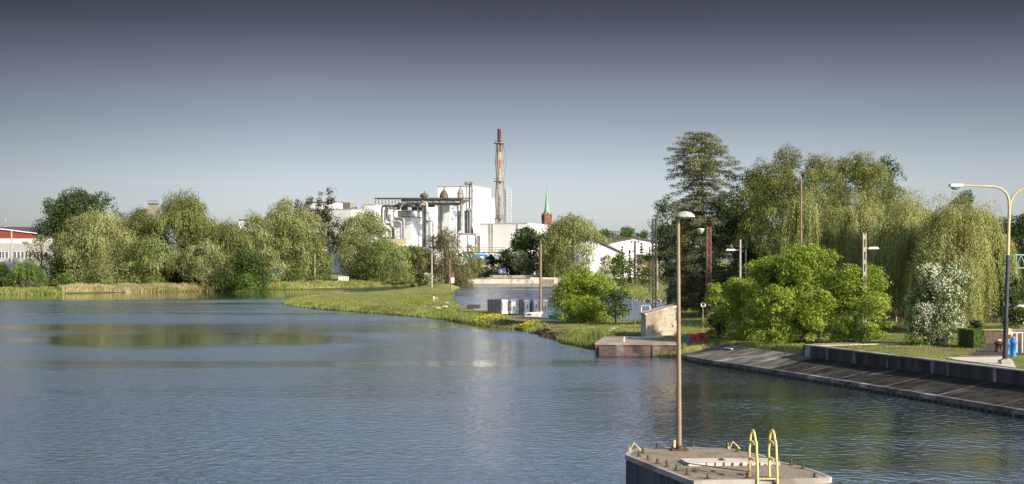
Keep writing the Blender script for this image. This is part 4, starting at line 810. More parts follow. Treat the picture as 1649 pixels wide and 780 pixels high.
# foreground lamp
lx, ly = W(1094, 726, ZP)
lp = empty('dome_lamp', (lx, ly, ZP), 'tall brown lamp post with half-dome shade on the foreground pier', 'street lamp')
zt3 = ZZ(347, ly); mb = MB(); mb.tube([(lx, ly, ZP+.02), (lx-.01, ly, ZP+2), (lx-.03, ly, zt3)], [.058, .054, .042], 16); mb.build('pole', MATS['pole_brown'], lp)
mb = MB(); mb.box((lx, ly, ZP+.03), (.42, .42, .035)); [mb.tube([(lx+a, ly+b, ZP+.04), (lx+a, ly+b, ZP+.10)], .018, 6) for a in (-.16, .16) for b in (-.16, .16)]; mb.tube([(lx, ly, ZP+.04), (lx, ly, ZP+.14)], .085, 12); mb.build('base_plate', MATS['rust_iron'], lp)
hx = PX(1103, ly); hz = ZZ(350, ly); prof = [(.25, 0), (.245, .03), (.22, .065), (.17, .105), (.095, .135), (0, .15)]
mb = MB(); mb.lathe((hx, ly, hz), prof, 28); mb.lathe((hx, ly, hz), [(.245, 0), (.22, .0), (0, .01)], 28); hd = mb.build('lamp_shade', surf('speckled_shade', (.66, .63, .6), (.22, .2, .19), 14, .5, bump=.2), lp)
mb = MB(); mb.lathe((hx, ly, hz-.012), [(0, -.035), (.12, -.02), (.16, .005)], 20); mb.build('diffuser', MATS['lamp_white'], hd)
mb = MB(); mb.tube([(lx-.03, ly, zt3-.01), (lx+.0, ly, hz+.02), (hx-.05, ly, hz+.03)], .03, 8); mb.build('neck', MATS['pole_brown'], lp)
# double lamp on the right
Dd = 70.7; g = hgt(PX(1619, Dd), Dd)
dl = empty('double_lamp', (PX(1619, Dd), Dd, g), 'tall two-armed street lamp, yellow above and dark below, at the right edge', 'street lamp')
def q3(a, b): return P3(a, b, Dd)
b0 = np.array(q3(1618, 586)); b0[2] = g; f0 = np.array(q3(1625.5, 330))
def along(y): t = (ZZ(y, Dd)-b0[2])/(f0[2]-b0[2]); return b0+(f0-b0)*t
for nm, ya_, yb_, r0_, r1_, mt in (('lower_pole', 586, 512, .13, .125, 'dark_pole'), ('middle_pole', 512, 411, .10, .095, 'blue_pole'), ('upper_pole', 411, 333, .085, .072, 'yellow_pole')):
    mb = MB(); mb.tube([along(ya_), along(yb_)], [r0_, r1_], 14); mb.build(nm, MATS[mt], dl)
for sg, pts in ((-1, [(1625.3, 336), (1624.5, 322), (1621, 312), (1613, 304.5), (1601, 300.8), (1577, 300.0), (1550, 298.8)]), (1, [(1625.7, 336), (1627.5, 325), (1632, 315), (1640, 307.5), (1652, 303), (1676, 302), (1702, 301)])):
    mb = MB(); mb.tube([q3(*p) for p in pts], [.07, .068, .065, .06, .055, .048, .042], 10); arm = mb.build('arm', MATS['yellow_pole'], dl)
    e = np.array(q3(*pts[-1])); mb = MB(); mb.box((e[0]+sg*.33, e[1], e[2]-.0), (.66, .22, .17)); mb.box((e[0]+sg*.1, e[1], e[2]), (.3, .12, .11)); hd = mb.build('lamp_head', MATS['lamp_white'], arm, bevel=.03)
    mb = MB(); mb.lathe((e[0]+sg*.38, e[1], e[2]-.085), [(.19, 0), (.16, -.09), (.08, -.14), (0, -.15)], 16, 1.3, .6); mb.box((e[0]+sg*.67, e[1], e[2]-.01), (.04, .2, .14)); mb.build('glass_bowl', MATS['pontoon_grey'], hd)
mb = MB(); mb.box((b0[0], b0[1], g+.12), (.52, .5, .26)); mb.box((b0[0], b0[1], g+.27), (.3, .3, .05)); mb.build('footing', MATS['concrete'], dl, bevel=.02)
# ------------------------------------------------------------------ posts and masts
def pole(name, label, px, yt, yb, D, r, mat, lean=0, head=None, cat='post', group=None):
    x = PX(px, D); g = hgt(x, D); zt = ZZ(yt, D); root = empty(name, (x, D, g), label, cat, group)
    mb = MB(); mb.tube([(x, D, g-.3), (x+lean, D, zt)], [r, r*.8], 8); mb.build('shaft', MATS[mat], root)
    if head:
        dx, ln, dz = head; mb = MB(); a = (x+lean, D, zt-dz); b = (x+lean+dx*.45, D, zt-dz+.06); mb.tube([a, b], .035, 6); arm = mb.build('arm', MATS['pole_concrete'], root)
        mb = MB(); mb.box((x+lean+dx*.45+math.copysign(ln/2, dx), D, zt-dz+.06), (ln, .2, .16), 0, .8); mb.build('lamp_head', MATS['lamp_white'], arm, bevel=.02)
    else:
        mb = MB(); mb.lathe((x+lean, D, zt-.05), [(r*.9, 0), (r*.9, .1), (0, .14)], 8); mb.build('cap', MATS['tin_brown'], root)
    return root
pole('wooden_post', 'bare pale post beside the row of white pontoons', 870.5, 395, 508, 158, .17, 'pole_wood')
pole('utility_pole', 'slim concrete pole on the far bank in front of the silvery willow', 507, 408, 448, 352, .19, 'pole_concrete')
pole('lamp_pole', 'lamp pole at the far tip of the spit in front of the brownish willow', 695.3, 408, 465, 318, .2, 'pole_concrete', head=(1.6, 1.2, .3), cat='street lamp')
pole('lamp_pole', 'short grey pole on the lawn above the far quay wall', 757.5, 432, 450, 400, .16, 'tin_brown')
pole('lamp_pole', 'concrete lamp pole with its head turned left beside the spruce', 1192, 386, 450, 118, .11, 'pole_concrete', head=(-.9, .85, .95), cat='street lamp')
pole('slim_post', 'thin grey post right of the lamp pole by the spruce', 1201, 402, 450, 122, .07, 'pole_concrete')
pole('flag_pole', 'tall thin pole rising out of the bright shrubs before the big willow', 1290, 289, 470, 104, .085, 'pole_wood')
cpole = pole('lamp_pole', 'slotted concrete lamp pole standing in the bright shrubs', 1392, 380, 540, 94, .0, 'pole_concrete', head=(.55, .75, .9), cat='street lamp')
for c_ in list(cpole.children):
    if c_.name.startswith('shaft'): bpy.data.objects.remove(c_, do_unlink=True)
x = PX(1392, 94); g = hgt(x, 94); mb = MB()
for s_ in (-.085, .085): mb.box((x+s_, 94, (ZZ(380, 94)+g)/2), (.075, .2, ZZ(380, 94)-g+.4))
for k in range(9): mb.box((x, 94, g+.4+k*.85), (.1, .19, .3))
mb.build('shaft', MATS['pole_concrete'], cpole)
pole('utility_pole', 'pole with crossarm in front of the red-banded building', 18.5, 372, 425, 330, .22, 'pole_concrete')
up = empty('wire_pole', (PX(1022.5, 330), 330, hgt(PX(1022.5, 330), 330)), 'dark pole with two small insulators before the white gabled hall', 'utility pole')
xx = PX(1022.5, 330); mb = MB(); mb.tube([(xx, 330, 1), (xx, 330, ZZ(388, 330))], .22, 8); mb.build('shaft', MATS['dark_pole'], up)
mb = MB(); mb.box((xx, 330, ZZ(390, 330)), (1.8, .15, .12)); [mb.box((xx+a, 330, ZZ(389, 330)), (.2, .2, .35)) for a in (-.85, .85)]; mb.build('crossarm', MATS['dark_pole'], up)
pole('utility_pole', 'second thin dark pole on the far lawn, just left of the dark lattice mast', 1046, 398, 460, 250, .13, 'dark_pole')
pole('utility_pole', 'light thin pole just right of the dark lattice mast', 1058.5, 392, 458, 270, .12, 'pole_concrete')
def mast(label, px, yt, D, w, n, mat, lamp=False):
    x = PX(px, D); g = hgt(x, D); t = empty('lattice_mast', (x, D, g), label, 'mast'); lattice(t, x, D, g-.2, ZZ(yt, D), w, n, w*.14, mat, wt=w*.85)
    if lamp:
        z = ZZ(yt, D)-.2; mb = MB(); mb.lathe((x-.75, D, z-.45), [(.0, .0), (.18, .05), (.38, .45), (.40, .5), (0, .55)], 14); l = mb.build('flood_lamp', MATS['lamp_white'], t); mb = MB(); mb.tube([(x, D, z), (x-.6, D, z+.02)], .04, 6); mb.build('bracket', MATS['lattice_red'], l)
    return t
mast('dark riveted lattice mast behind the basin, near the abutment', 1053.5, 352, 122, .34, 26, 'dark_steel')
mast('rusty red lattice mast with a white floodlight in front of the spruce', 1141, 366, 128, .42, 22, 'lattice_red', True)
# signs
def sign(label, px, y0, y1, D, wd, mat, yb, postmat='pole_concrete', cat='sign', sym=None):
    x = PX(px, D); g = hgt(x, D); g = max(g, -.3); t = empty('sign', (x, D, g), label, cat); za, zb = ZZ(y1, D), ZZ(y0, D)
    mb = MB(); mb.tube([(x, D+.08, g-.2), (x, D+.08, zb-.05)], .06, 6); mb.build('post', MATS[postmat], t)
    mb = MB(); mb.box((x, D, (za+zb)/2), (wd, .06, zb-za)); bd = mb.build('board', MATS[mat], t, bevel=.01)
    if sym: sym(x, D-.036, za, zb, wd, bd)
    return t
def anchor(x, y, za, zb, wd, bd):
    c = (za+zb)/2; h = (zb-za)*.28; mb = MB(); mb.box((x, y, c), (.1, .02, h*1.8)); mb.box((x, y, c+h*.5), (h*.9, .02, .1)); mb.box((x-h*.45, y, c-h*.6), (.12, .02, h*.6), 0); mb.box((x+h*.45, y, c-h*.6), (.12, .02, h*.6), 0); mb.box((x, y, c-h*.85), (h, .02, .1)); mb.each('symbol', MATS['white_paint'], bd)
sign('blue sign with a white symbol on the lawn behind the far quay wall', 807, 433, 440.5, 402, 1.45, 'sign_blue', 446, sym=anchor)
sign('small green sign on the left far bank under the pale willows', 439.5, 440.5, 445, 343, .95, 'teal_paint', 452)
rp_ = sign('white notice board below a rusty red post at the tip of the spit', 727.5, 447, 456, 312, 1.2, 'lamp_white', 460)
x = PX(725, 312); mb = MB(); mb.box((x, 311.9, (ZZ(417, 312)+hgt(x, 312))/2), (.38, .3, ZZ(417, 312)-hgt(x, 312))); mb.box((x+.6, 311.9, ZZ(442.5, 312)), (.6, .2, 1)); mb.build('red_post', MATS['lattice_red'], rp_)
# small bank-side things on the far side
fr = empty('fence', (PX(541, 366), 366, 1.4), 'white and dark fence panels below the mistletoe tree', 'fence')
mb = MB(); [mb.box((PX(x, 366), 366, 2.0), (.35, .1, 1.5)) for x in np.arange(546, 561, 2.9)]; mb.box((PX(553, 366), 366, 2.6), (2.3, .06, .12)); mb.each('white_panel', MATS['white_paint'], fr)
mb = MB(); mb.box((PX(547, 366), 366.2, 1.35), (4.2, .1, .7)); mb.build('dark_panel', MATS['dark_pole'], fr)
lw = empty('low_wall', (PX(480, 353), 353, 1), 'long low brownish wall under the willows on the far left bank', 'wall')
mb = MB(); mb.box((PX(485, 353), 353, 1.5), (11, .3, .8)); mb.build('wall_body', MATS['concrete'], lw)
mb = MB(); mb.box((PX(485, 353), 353, 1.95), (11.2, .4, .1)); mb.build('coping', MATS['concrete_pale'], lw)
lw2 = empty('low_wall', (PX(850, 405), 405, 1), 'stepped low stone wall behind the far quay lawn', 'wall')
mb = MB(); mb.box((PX(835, 405), 405, 2.1), (17, .4, .9)); mb.box((PX(800, 401), 401, 1.9), (6, .4, .35)); mb.build('wall_body', MATS['concrete'], lw2)
mb = MB(); mb.box((PX(835, 405), 405, 2.6), (17.2, .5, .1)); mb.build('coping', MATS['concrete_pale'], lw2)
# ------------------------------------------------------------------ things on the spit
u45 = np.array([math.cos(R(-40)), math.sin(R(-40))]); v45 = np.array([-u45[1], u45[0]])
def pontoon(label, l, c, r, D, two=True, yt=483.0):
    C, s, t = boxplan(l, c, r, D, u45, v45); g = hgt(C[0], C[1])+.12; zt = ZZ(yt, D); root = empty('pontoon', (C[0], C[1], g), label, 'pontoon', 'upturned pontoons in a row on the spit')
    mb = MB(); rotbox(mb, C, s, t, g, zt, u45, v45, ins=.10)
    n_ = int(s/.28)
    for k in range(0, n_, 2):                            # ribs on the grey side
        q = C-u45*(k+.5)*s/n_+v45*.06; mb.box((q[0], q[1], (g+zt)/2), (.05, .05, zt-g-.1), R(-40))
    mb.build('hull', MATS['pontoon_grey'], root)
    H = zt-g
    for e in (0, 1):
        tt = .02 if e == 0 else t-1.14; base = C+v45*tt+u45*.03
        prof = [(.0, 0), (1.12, 0), (1.12, .2), (.96, .4), (.96, H-.4), (1.12, H-.2), (1.12, H), (0, H), (0, H-.2), (.16, H-.4), (.16, .4), (0, .2)]
        P_ = [(base[0]+v45[0]*a, base[1]+v45[1]*a, g+b) for a, b in prof]; mb = MB(); mb.solid(P_, (-u45[0]*.16, -u45[1]*.16, 0)); fl = mb.build('end_frame', MATS['white_paint'], root, bevel=.02)
        q = base+v45*.56+u45*.01; mb = MB(); mb.box((q[0], q[1], g+H*.52), (.03, .13, H*.3), R(-40)); mb.build('slot', MATS['dark_pole'], fl)
        if not two: break
    if two:
        q = C+v45*t/2-u45*.08; mb = MB(); mb.box((q[0], q[1], g+H*.5), (.08, .3, H*.6), R(-40)); mb.build('dark_hatch', MATS['rust_iron'], root)
        mb = MB(); mb.box((q[0]+u45[0]*.05, q[1]+u45[1]*.05, g+.1), (.1, max(.3, t-2.3), .12), R(-40)); mb.build('cross_bar', MATS['dark_pole'], root)
pontoon('leftmost pontoon, with its long dark grey side turned to the river', 783, 808, 832, 163.5)
pontoon('middle pontoon with brownish side and two white end frames', 833.5, 844, 868, 165)
pontoon('rightmost pontoon, mostly hidden behind the bare post', 866, 873, 883, 167, False)
cr_ = empty('white_box', (PX(856, 158), 158, hgt(PX(856, 158), 158)), 'low white tapered tub lying before the middle pontoon', 'tub')
x = PX(857, 158); g = hgt(x, 158)+.05; mb = MB(); mb.solid([(x-.95, 157.4, g), (x+.75, 157.0, g), (x+.95, 157.0, g+.62), (x-.72, 157.4, g+.5)], (.35, 1.3, 0)); mb.build('tub', MATS['white_paint'], cr_, bevel=.05)
mb = MB(); mb.box((x-.35, 157.22, g+.32), (.5, .04, .12), R(-12)); mb.build('handle', MATS['dark_pole'], cr_)
bt = empty('rowing_boat', (PX(908, 152), 152, hgt(PX(908, 152), 152)), 'green rowing boat lying keel up on the spit', 'boat')
x = PX(908, 152); g = hgt(x, 152)+.06; mb = MB(); L2, B2, H2 = 1.75, .65, .55; nb_, mb2 = 15, 11; vs = []
for i in range(nb_):
    t = -1+2*i/(nb_-1); wv = B2*(1-max(0, (t*-1-.1)/1.1)**2.2)*(1-.12*max(0, t)) if t < 0 else B2*(1-.25*t*t); hv = H2*(1-.25*t*t*(1 if t < 0 else .4))
    for j in range(mb2): a = math.pi*j/(mb2-1); vs.append((x+t*L2, 152-wv*math.cos(a)*(1 if True else 0), g+max(0, math.sin(a))**.75*hv*(.98 if t > -1 else .25)))
fs = [(i*mb2+j, i*mb2+j+1, (i+1)*mb2+j+1, (i+1)*mb2+j) for i in range(nb_-1) for j in range(mb2-1)]+[tuple(range(mb2))[::-1], tuple((nb_-1)*mb2+j for j in range(mb2))]
mb.add(vs, fs, True); mb.build('hull', MATS['boat_green'], bt)
mb = MB(); mb.tube([(x-L2*.95, 152, g+.32), (x-L2*.7, 152, g+H2*.93), (x, 152, g+H2*1.02), (x+L2*.98, 152, g+H2*.9)], .03, 6); mb.build('keel', MATS['boat_keel'], bt)
mb = MB(); mb.tube([(x-L2, 151.9, g+.03), (x-L2*.5, 152-B2-.0, g+.03), (x+L2*.9, 152-B2*.8, g+.03)], .035, 6); mb.build('gunwale', MATS['wood'], bt)
def crate(name, label, px, py, z, size, mat, rz=0, cat='box'):
    x, y = W(px, py, z); g = hgt(x, y); root = empty(name, (x, y, g), label, cat); mb = MB(); mb.box((x, y, g+size[2]/2), size, rz); mb.build('body', MATS[mat], root, bevel=.02)
    mb = MB(); mb.box((x, y, g+size[2]+.021), (size[0]*1.04, size[1]*1.04, .04), rz); mb.build('lid', MATS[mat], root); return root
crate('barrel', 'short dark bin between the bare post and the green boat', 886, 508, .7, (.3, .3, .45), 'dark_pole')
dk = crate('jetty_box', 'dark flat box at the water edge left of the pontoons', 763, 496.5, .5, (1.7, 1.0, .55), 'dark_steel', R(-6))
js = empty('log_pile', (PX(757+20, 172), 174, .4), 'pale planks at the back edge of the spit beside the dark box', 'planks')
mb = MB(); [mb.box((PX(777, 180), 178+i*.3, .55+.07*i), (2.2, .25, .08), R(3*i)) for i in range(3)]; mb.each('plank', MATS['tin_brown'], js)
wp = empty('marker_post', (PX(698, 244), 244, .5), 'small post with a dark cap on the far part of the spit', 'post')
x, y = W(698.5, 483, .5); g = hgt(x, y); mb = MB(); mb.tube([(x, y, g-.1), (x, y, g+.8)], .09, 8); mb.build('shaft', MATS['white_paint'], wp); mb = MB(); mb.tube([(x, y, g+.8), (x, y, g+1.15)], .13, 8); mb.build('cap', MATS['dark_pole'], wp)
for i, (a, b, s) in enumerate(((701, 480, .35), (719, 487, .3), (716, 495, .35), (705, 497, .3))):
    x, y = W(a, b, .5); g = hgt(x, y); mb = MB(); mb.lathe((x, y, g-.05), [(s*.9, 0), (s, .1), (s*.7, .22), (0, .28)], 7, 1.5, .8); o = mb.build('stone', MATS['concrete_pale'], None, origin=(x, y, g))
    for v in o.data.vertices: v.co.x *= 1
    tag(o, ['pale stone beside the capped marker post', 'pale stone in the middle of the spit', 'pale stone nearest the dark box', 'pale stone with worn grass round it'][i], 'stone')
# white tubular frame near the abutment
wf = empty('tube_frame', (PX(1041, 116), 116, 1), 'white tubular frame standing at the basin edge behind the abutment', 'frame')
x = PX(1041, 116); g = hgt(x, 116); z1, z0 = ZZ(493, 116), ZZ(506, 116)
mb = MB(); mb.tube([(x-.35, 116, g), (x-.45, 116, z1-.15), (x-.35, 116, z1), (x+.25, 116, z1), (x+.5, 116, z0)], .05, 8); mb.tube([(x-.35, 116, z0+.1), (x+.35, 116, z0+.1)], .04, 6); mb.tube([(x+.5, 116, z0), (x+.5, 116, g)], .04, 6); mb.build('frame', MATS['white_paint'], wf)
mb = MB(); mb.box((x-.1, 116, z1+.04), (.8, .12, .1)); mb.build('top_pad', MATS['copper_green'], wf)
st = empty('leaning_stake', (PX(1022, 118), 118, .8), 'thin stake leaning at the basin edge right of the bushy tree', 'stake')
mb = MB(); mb.tube([(PX(1019, 118), 118, .6), (PX(1031, 118), 118.4, ZZ(483, 118))], .03, 6); mb.build('stick', MATS['pole_wood'], st); mb = MB(); mb.tube([(PX(1019, 118), 118, .62), (PX(1023, 118), 118, 1.1)], .05, 6); mb.build('sleeve', MATS['tin_brown'], st)
for i, (px_, py_) in enumerate(((982, 530), (986, 528), (991, 526), (996, 524), (1001, 522), (1006, 520), (1010, 518.5))):
    x, y = W(px_, py_+2, .9); g = hgt(x, y); mb = MB(); mb.box((x, y, g+.02), (.5, .3, .12), R(20)); 
    tag(mb.build('stepping_stone', MATS['concrete'], None, origin=(x, y, g), bevel=.03), 'grey stepping stone in the line on the grass before the bushy tree', 'stone', 'stepping stones on the spit lawn')
# bins and barriers
def barrier(label, px, D, wd, h, mat):
    x = PX(px, D); g = hgt(x, D); t = empty('barrier', (x, D, g), label, 'barrier', 'red road barriers'); mb = MB(); mb.solid([(x-wd/2, D, g), (x+wd/2, D, g), (x+wd/2*.94, D+.18, g+h), (x-wd/2*.94, D+.18, g+h)], (0, .45, 0)); mb.build('body', MATS[mat], t, bevel=.04)
    mb = MB(); mb.box((x, D-.0, g+h*.55), (wd*.25, .08, .1)); mb.build('slot', MATS['dark_pole'], t)
barrier('left red plastic barrier beside the teal markers', 1119, 103, .78, .55, 'red_paint'); barrier('right red plastic barrier beneath the bright shrub', 1131, 103.3, .68, .58, 'red_paint')
for i, x_ in enumerate((1094.5, 1100.5, 1107.5)):
    x = PX(x_, 103); g = hgt(x, 103); mb = MB(); mb.lathe((x, 103, g), [(.19, 0), (.17, .05), (.1, .4), (.03, .55), (0, .56)], 10)
    tag(mb.build('traffic_cone', MATS['teal_paint'], None, origin=(x, 103, g)), ['teal cone partly behind the foreground lamp post', 'middle teal cone of three', 'teal cone touching the left red barrier'][i], 'cone')
lr = empty('life_ring', (PX(1132, 112), 112, 1.3), 'white life ring on a stand by the end of the basin', 'life ring')
x = PX(1132, 112); zc = ZZ(491, 112); g = hgt(x, 112); mb = MB(); mb.tube([(x+.17*math.cos(a), 111.9, zc+.17*math.sin(a)) for a in np.linspace(0, 2*math.pi, 19)], .055, 8, False); mb.build('ring', MATS['white_paint'], lr); mb = MB(); mb.tube([(x, 112.05, g), (x, 112.05, zc+.2)], .04, 6); mb.build('stand', MATS['tin_brown'], lr)
# exercise / pump things at the right edge
def bollardish(name, label, px, yt, yb, D, r, mat, cat, cap):
    x = PX(px, D); g = hgt(x, D)+.06; t = empty(name, (x, D, g), label, cat); h = ZZ(yt, D)-g; mb = MB(); mb.lathe((x, D, g), [(r*1.25, 0), (r*1.25, .06), (r, .08), (r, h*.68), (r*1.35, h*.7), (r*1.35, h*.86), (r*.9, h*.9), (r*.7, h), (0, h)], 14); mb.build('body', MATS[mat], t)
    mb = MB(); mb.lathe((x, D, g+h), [(r*.75, 0), (r*.75, .08), (0, .1)], 12); mb.build('cap', MATS[cap], t); return t
bollardish('hydrant', 'bright blue hydrant-like column right of the big lamp foot', 1632, 545, 572, 76, .14, 'blue_paint', 'hydrant', 'tin_brown')
bollardish('hydrant', 'second blue column, half hidden behind the lamp post', 1623, 549, 570, 77.5, .10, 'blue_paint', 'hydrant', 'tin_brown')
bollardish('litter_bin', 'brown litter bin in the yard left of the big lamp post', 1608.5, 549, 566, 80, .20, 'wood', 'bin', 'yellow_pole')
ex = empty('training_frame', (PX(1637, 79), 79, 1.6), 'outdoor exercise frame with yellow disc and pale posts at the right edge', 'exercise machine')
g = hgt(PX(1637, 79), 79)+.06
for a in (1629, 1637, 1646): mb = MB(); mb.tube([(PX(a, 79), 79, g), (PX(a, 79), 79, ZZ(535, 79))], .05, 8); mb.build('post', MATS['lamp_white'], ex)
mb = MB(); mb.tube([(PX(1627, 79), 79, ZZ(536, 79)), (PX(1648, 79), 79, ZZ(536, 79))], .05, 8); mb.build('bar', MATS['lamp_white'], ex)
mb = MB(); c0 = np.array(P3(1624.5, 534, 78.5)); mb.tube([c0+np.array([0, -.04, 0]), c0+np.array([0, .04, 0])], .19, 18); mb.build('disc', MATS['yellow_pole'], ex)
fb = empty('board_fence', (PX(1610, 88), 88, 1.6), 'dark board fence behind the litter bin', 'fence')
g = hgt(PX(1610, 88), 88); mb = MB(); [mb.box((PX(1587+i*4.4, 88), 88, g+.45), (.165, .04, .9)) for i in range(17)]; mb.each('board', MATS['wood'], fb)
mb = MB(); mb.box((PX(1620, 88), 88-.04, g+.95), (3.2, .1, .1)); mb.build('top_rail', MATS['tin_brown'], fb)
cf = empty('steel_gantry', (PX(1650, 112), 112, 1.6), 'pale blue steel lattice frame at the right edge behind the lamp', 'gantry')
zb_, zt_g = hgt(PX(1640, 112), 112), ZZ(411, 112)
for a in (1632, 1636): mb = MB(); mb.tube([(PX(a, 112), 112, zb_), (PX(a, 112), 112, zt_g)], .07, 6); mb.build('post', MATS['pale_blue_steel'], cf)
mb = MB()
for y in (411, 432): mb.tube([(PX(1632, 112), 112, ZZ(y, 112)), (PX(1700, 112), 112, ZZ(y, 112))], .08, 6)
for k in range(8): mb.tube([(PX(1636+8*k, 112), 112, ZZ(411 if k % 2 else 432, 112)), (PX(1644+8*k, 112), 112, ZZ(432 if k % 2 else 411, 112))], .04, 5)
mb.build('truss', MATS['pale_blue_steel'], cf)
# birds
for lab, px_, py_, D in (('tiny dark bird high above the factory', 765, 77, 260), ('second tiny bird, higher and further right', 955, 59, 300)):
    p = P3(px_, py_, D); mb = MB(); mb.tube([(p[0]-.22, D, p[2]), (p[0]-.05, D, p[2]+.03), (p[0]+.16, D, p[2]), (p[0]+.25, D, p[2])], [.02, .07, .05, .01], 7)
    mb.solid([(p[0]-.1, D, p[2]+.03), (p[0]+.08, D, p[2]+.03), (p[0]+.02, D-.4, p[2]+.17)], (0, 0, .015)); mb.solid([(p[0]-.1, D, p[2]+.03), (p[0]+.02, D+.4, p[2]+.17), (p[0]+.08, D, p[2]+.03)], (0, 0, .015))
    tag(mb.build('bird', MATS['dark_pole'], None, origin=p), lab, 'bird')
# ------------------------------------------------------------------ trees: left bank
T = tree
gL = 'trees along the left bank'
T('maple_tree', 'dark maple with a broad crown above the leftmost silvery willow', 'tree', 62, 200, 301, 345, 'maple', cb=.35, nc=50, rc=.16, group=gL, topheavy=-.1)
T('willow_tree', 'pale silvery willow below the dark maple at far left', 'tree', 90, 222, 334, 312, 'silver', 'willow', cb=.02, nc=50, rc=.15, group=gL, hang=.25)
T('willow_tree', 'olive willow between the silvery willow and the tallest left willow', 'tree', 176, 272, 330, 330, 'olive', 'willow', cb=.04, nc=40, rc=.17, group=gL)
T('willow_tree', 'tallest rounded willow of the left bank, beside the brick chimney top', 'tree', 236, 356, 308, 328, 'olive', 'willow', cb=.03, nc=60, rc=.15, group=gL, topheavy=.15)
T('willow_tree', 'lower green willow under the brick chimney', 'tree', 205, 285, 375, 314, 'silver_green', 'willow', cb=.02, nc=34, rc=.17, group=gL)
T('willow_tree', 'pale tufted willow below the tallest rounded willow', 'tree', 292, 362, 382, 313, 'silver', 'willow', cb=.02, nc=30, rc=.18, group=gL)
T('willow_tree', 'olive willow just right of the tallest rounded willow', 'tree', 328, 410, 350, 322, 'olive', 'willow', cb=.03, nc=34, rc=.17, group=gL)
T('birch_tree', 'thin-topped pale tree in the dip of the left treeline', 'tree', 368, 456, 338, 348, 'silver_green', 'willow', cb=.05, nc=36, rc=.15, group=gL, dens=.75, topheavy=.2)
T('willow_tree', 'high silvery poplar-like willow left of the mistletoe tree', 'tree', 405, 520, 315, 356, 'silver', 'willow', cb=.03, nc=62, rc=.14, group=gL, topheavy=.22, hang=.2)
T('willow_tree', 'small pale willow whose branches reach the ground beside the green sign', 'tree', 398, 460, 392, 345, 'silver', 'willow', cb=.02, nc=26, rc=.18, group=gL)
T('willow_tree', 'narrow olive willow leaning over the slim concrete pole', 'tree', 466, 524, 366, 353, 'olive', 'willow', cb=.04, nc=26, rc=.18, group=gL)
T('willow_tree', 'grey-green willow in front of the left factory block', 'tree', 540, 628, 334, 372, 'silver', 'willow', cb=.03, nc=46, rc=.16, group=gL, topheavy=.15, hang=.2)
T('willow_tree', 'soft grey-green willow between the silvery one and the mistletoe tree', 'tree', 436, 500, 350, 350, 'silver_green', 'willow', cb=.02, nc=34, rc=.17, group=gL)
T('willow_tree', 'low pale willow under the yellow factory band', 'tree', 582, 656, 380, 366, 'silver_green', 'willow', cb=.0, nc=30, rc=.18, group=gL)
T('drooping_willow', 'small drooping willow before the windows of the red-banded building', 'tree', 18, 70, 414, 300, 'green', 'willow', cb=.02, nc=18, rc=.2, hang=.6, group=gL)
T('young_tree', 'thin loose tree before the right end of the red-banded building', 'tree', 42, 92, 375, 322, 'olive', cb=.3, nc=22, rc=.15, dens=.6, group=gL)
T('young_tree', 'dark leafy tree under the left edge of the silvery willow', 'tree', 70, 118, 398, 308, 'maple', cb=.02, nc=26, rc=.2, group=gL)
T('willow_tree', 'brownish-green willow in front of the silo and white blocks', 'tree', 672, 768, 364, 378, 'brownish', 'willow', cb=.03, nc=46, rc=.15, group=gL, topheavy=.2, dens=.9)
# mistletoe tree
def mist(px, yt, D, wpx, label):
    x = PX(px, D); g = hgt(x, D); zt = ZZ(yt, D); wd = wpx/F*D; root = empty('mistletoe_tree', (x, D, g), label, 'tree', gL); mbt = MB(); cs = []
    base = np.array([x, D, g]); fork = np.array([x+.3, D, g+(zt-g)*.3])
    mbt.tube([base-[0, 0, .3], base+[0, 0, .5], fork], [.6, .45, .35], 8)
    for k in range(13):
        a = rng.random()*6.28; e = base+np.array([math.cos(a)*wd*.5*rng.random()**.5, math.sin(a)*wd*.4*rng.random()**.5, (zt-g)*(.55+.45*rng.random())]); mid = fork+(e-fork)*.5+np.array([0, 0, 1.0])
        mbt.tube([fork, mid, e], [.22, .12, .03], 5, False); cs += [fork+(e-fork)*t+rng.normal(0, .5, 3) for t in (.5, .65, .8, .95)]
        for j in range(4): s = mid+(e-mid)*rng.random(); q = s+rng.normal(0, 1.2, 3)+[0, 0, 1.2]; mbt.tube([s, q], [.06, .015], 4, False); cs.append(q)
    mbt.build('trunk', MATS['bark_pale'], root)
    cs = np.array(cs); n = len(cs); k = rng.permutation(n)[:78]; s = lsize(D, .1)
    V, T_ = clump_leaves(cs[k], np.full(len(k), .95)*(.6+.7*rng.random(len(k))), 60, s, (1, 1, 1), .8); quads_mesh('mistletoe', V, MATS['mistletoe'], root, T_)
    V, T_ = clump_leaves(cs+rng.normal(0, .5, cs.shape), np.full(n, 1.1), 16, s*.8, (1, 1, 1), .5); quads_mesh('crown', V, MATS['brownish'], root, T_)
mist(529, 318, 374, 74, 'bare-looking tree full of dark mistletoe balls in front of the pale office block')
mist(486, 322, 384, 50, 'second mistletoe-laden tree, behind the high silvery willow')
for x0, x1, yt, lab in ((150, 240, 352, 'olive tree peeping between the silvery willow and the tallest one'), (300, 385, 358, 'hidden olive tree filling the belt right of the tallest willow'), (350, 440, 366, 'background tree in the dip of the left treeline'), (455, 540, 372, 'background tree behind the slim concrete pole'), (560, 640, 385, 'background tree before the left end of the factory'), (630, 700, 392, 'background tree screening the foot of the silver pipes')):
    T('tree', lab, 'tree', x0, x1, yt, 388, 'olive', cb=.0, nc=40, rc=.17, group=gL)
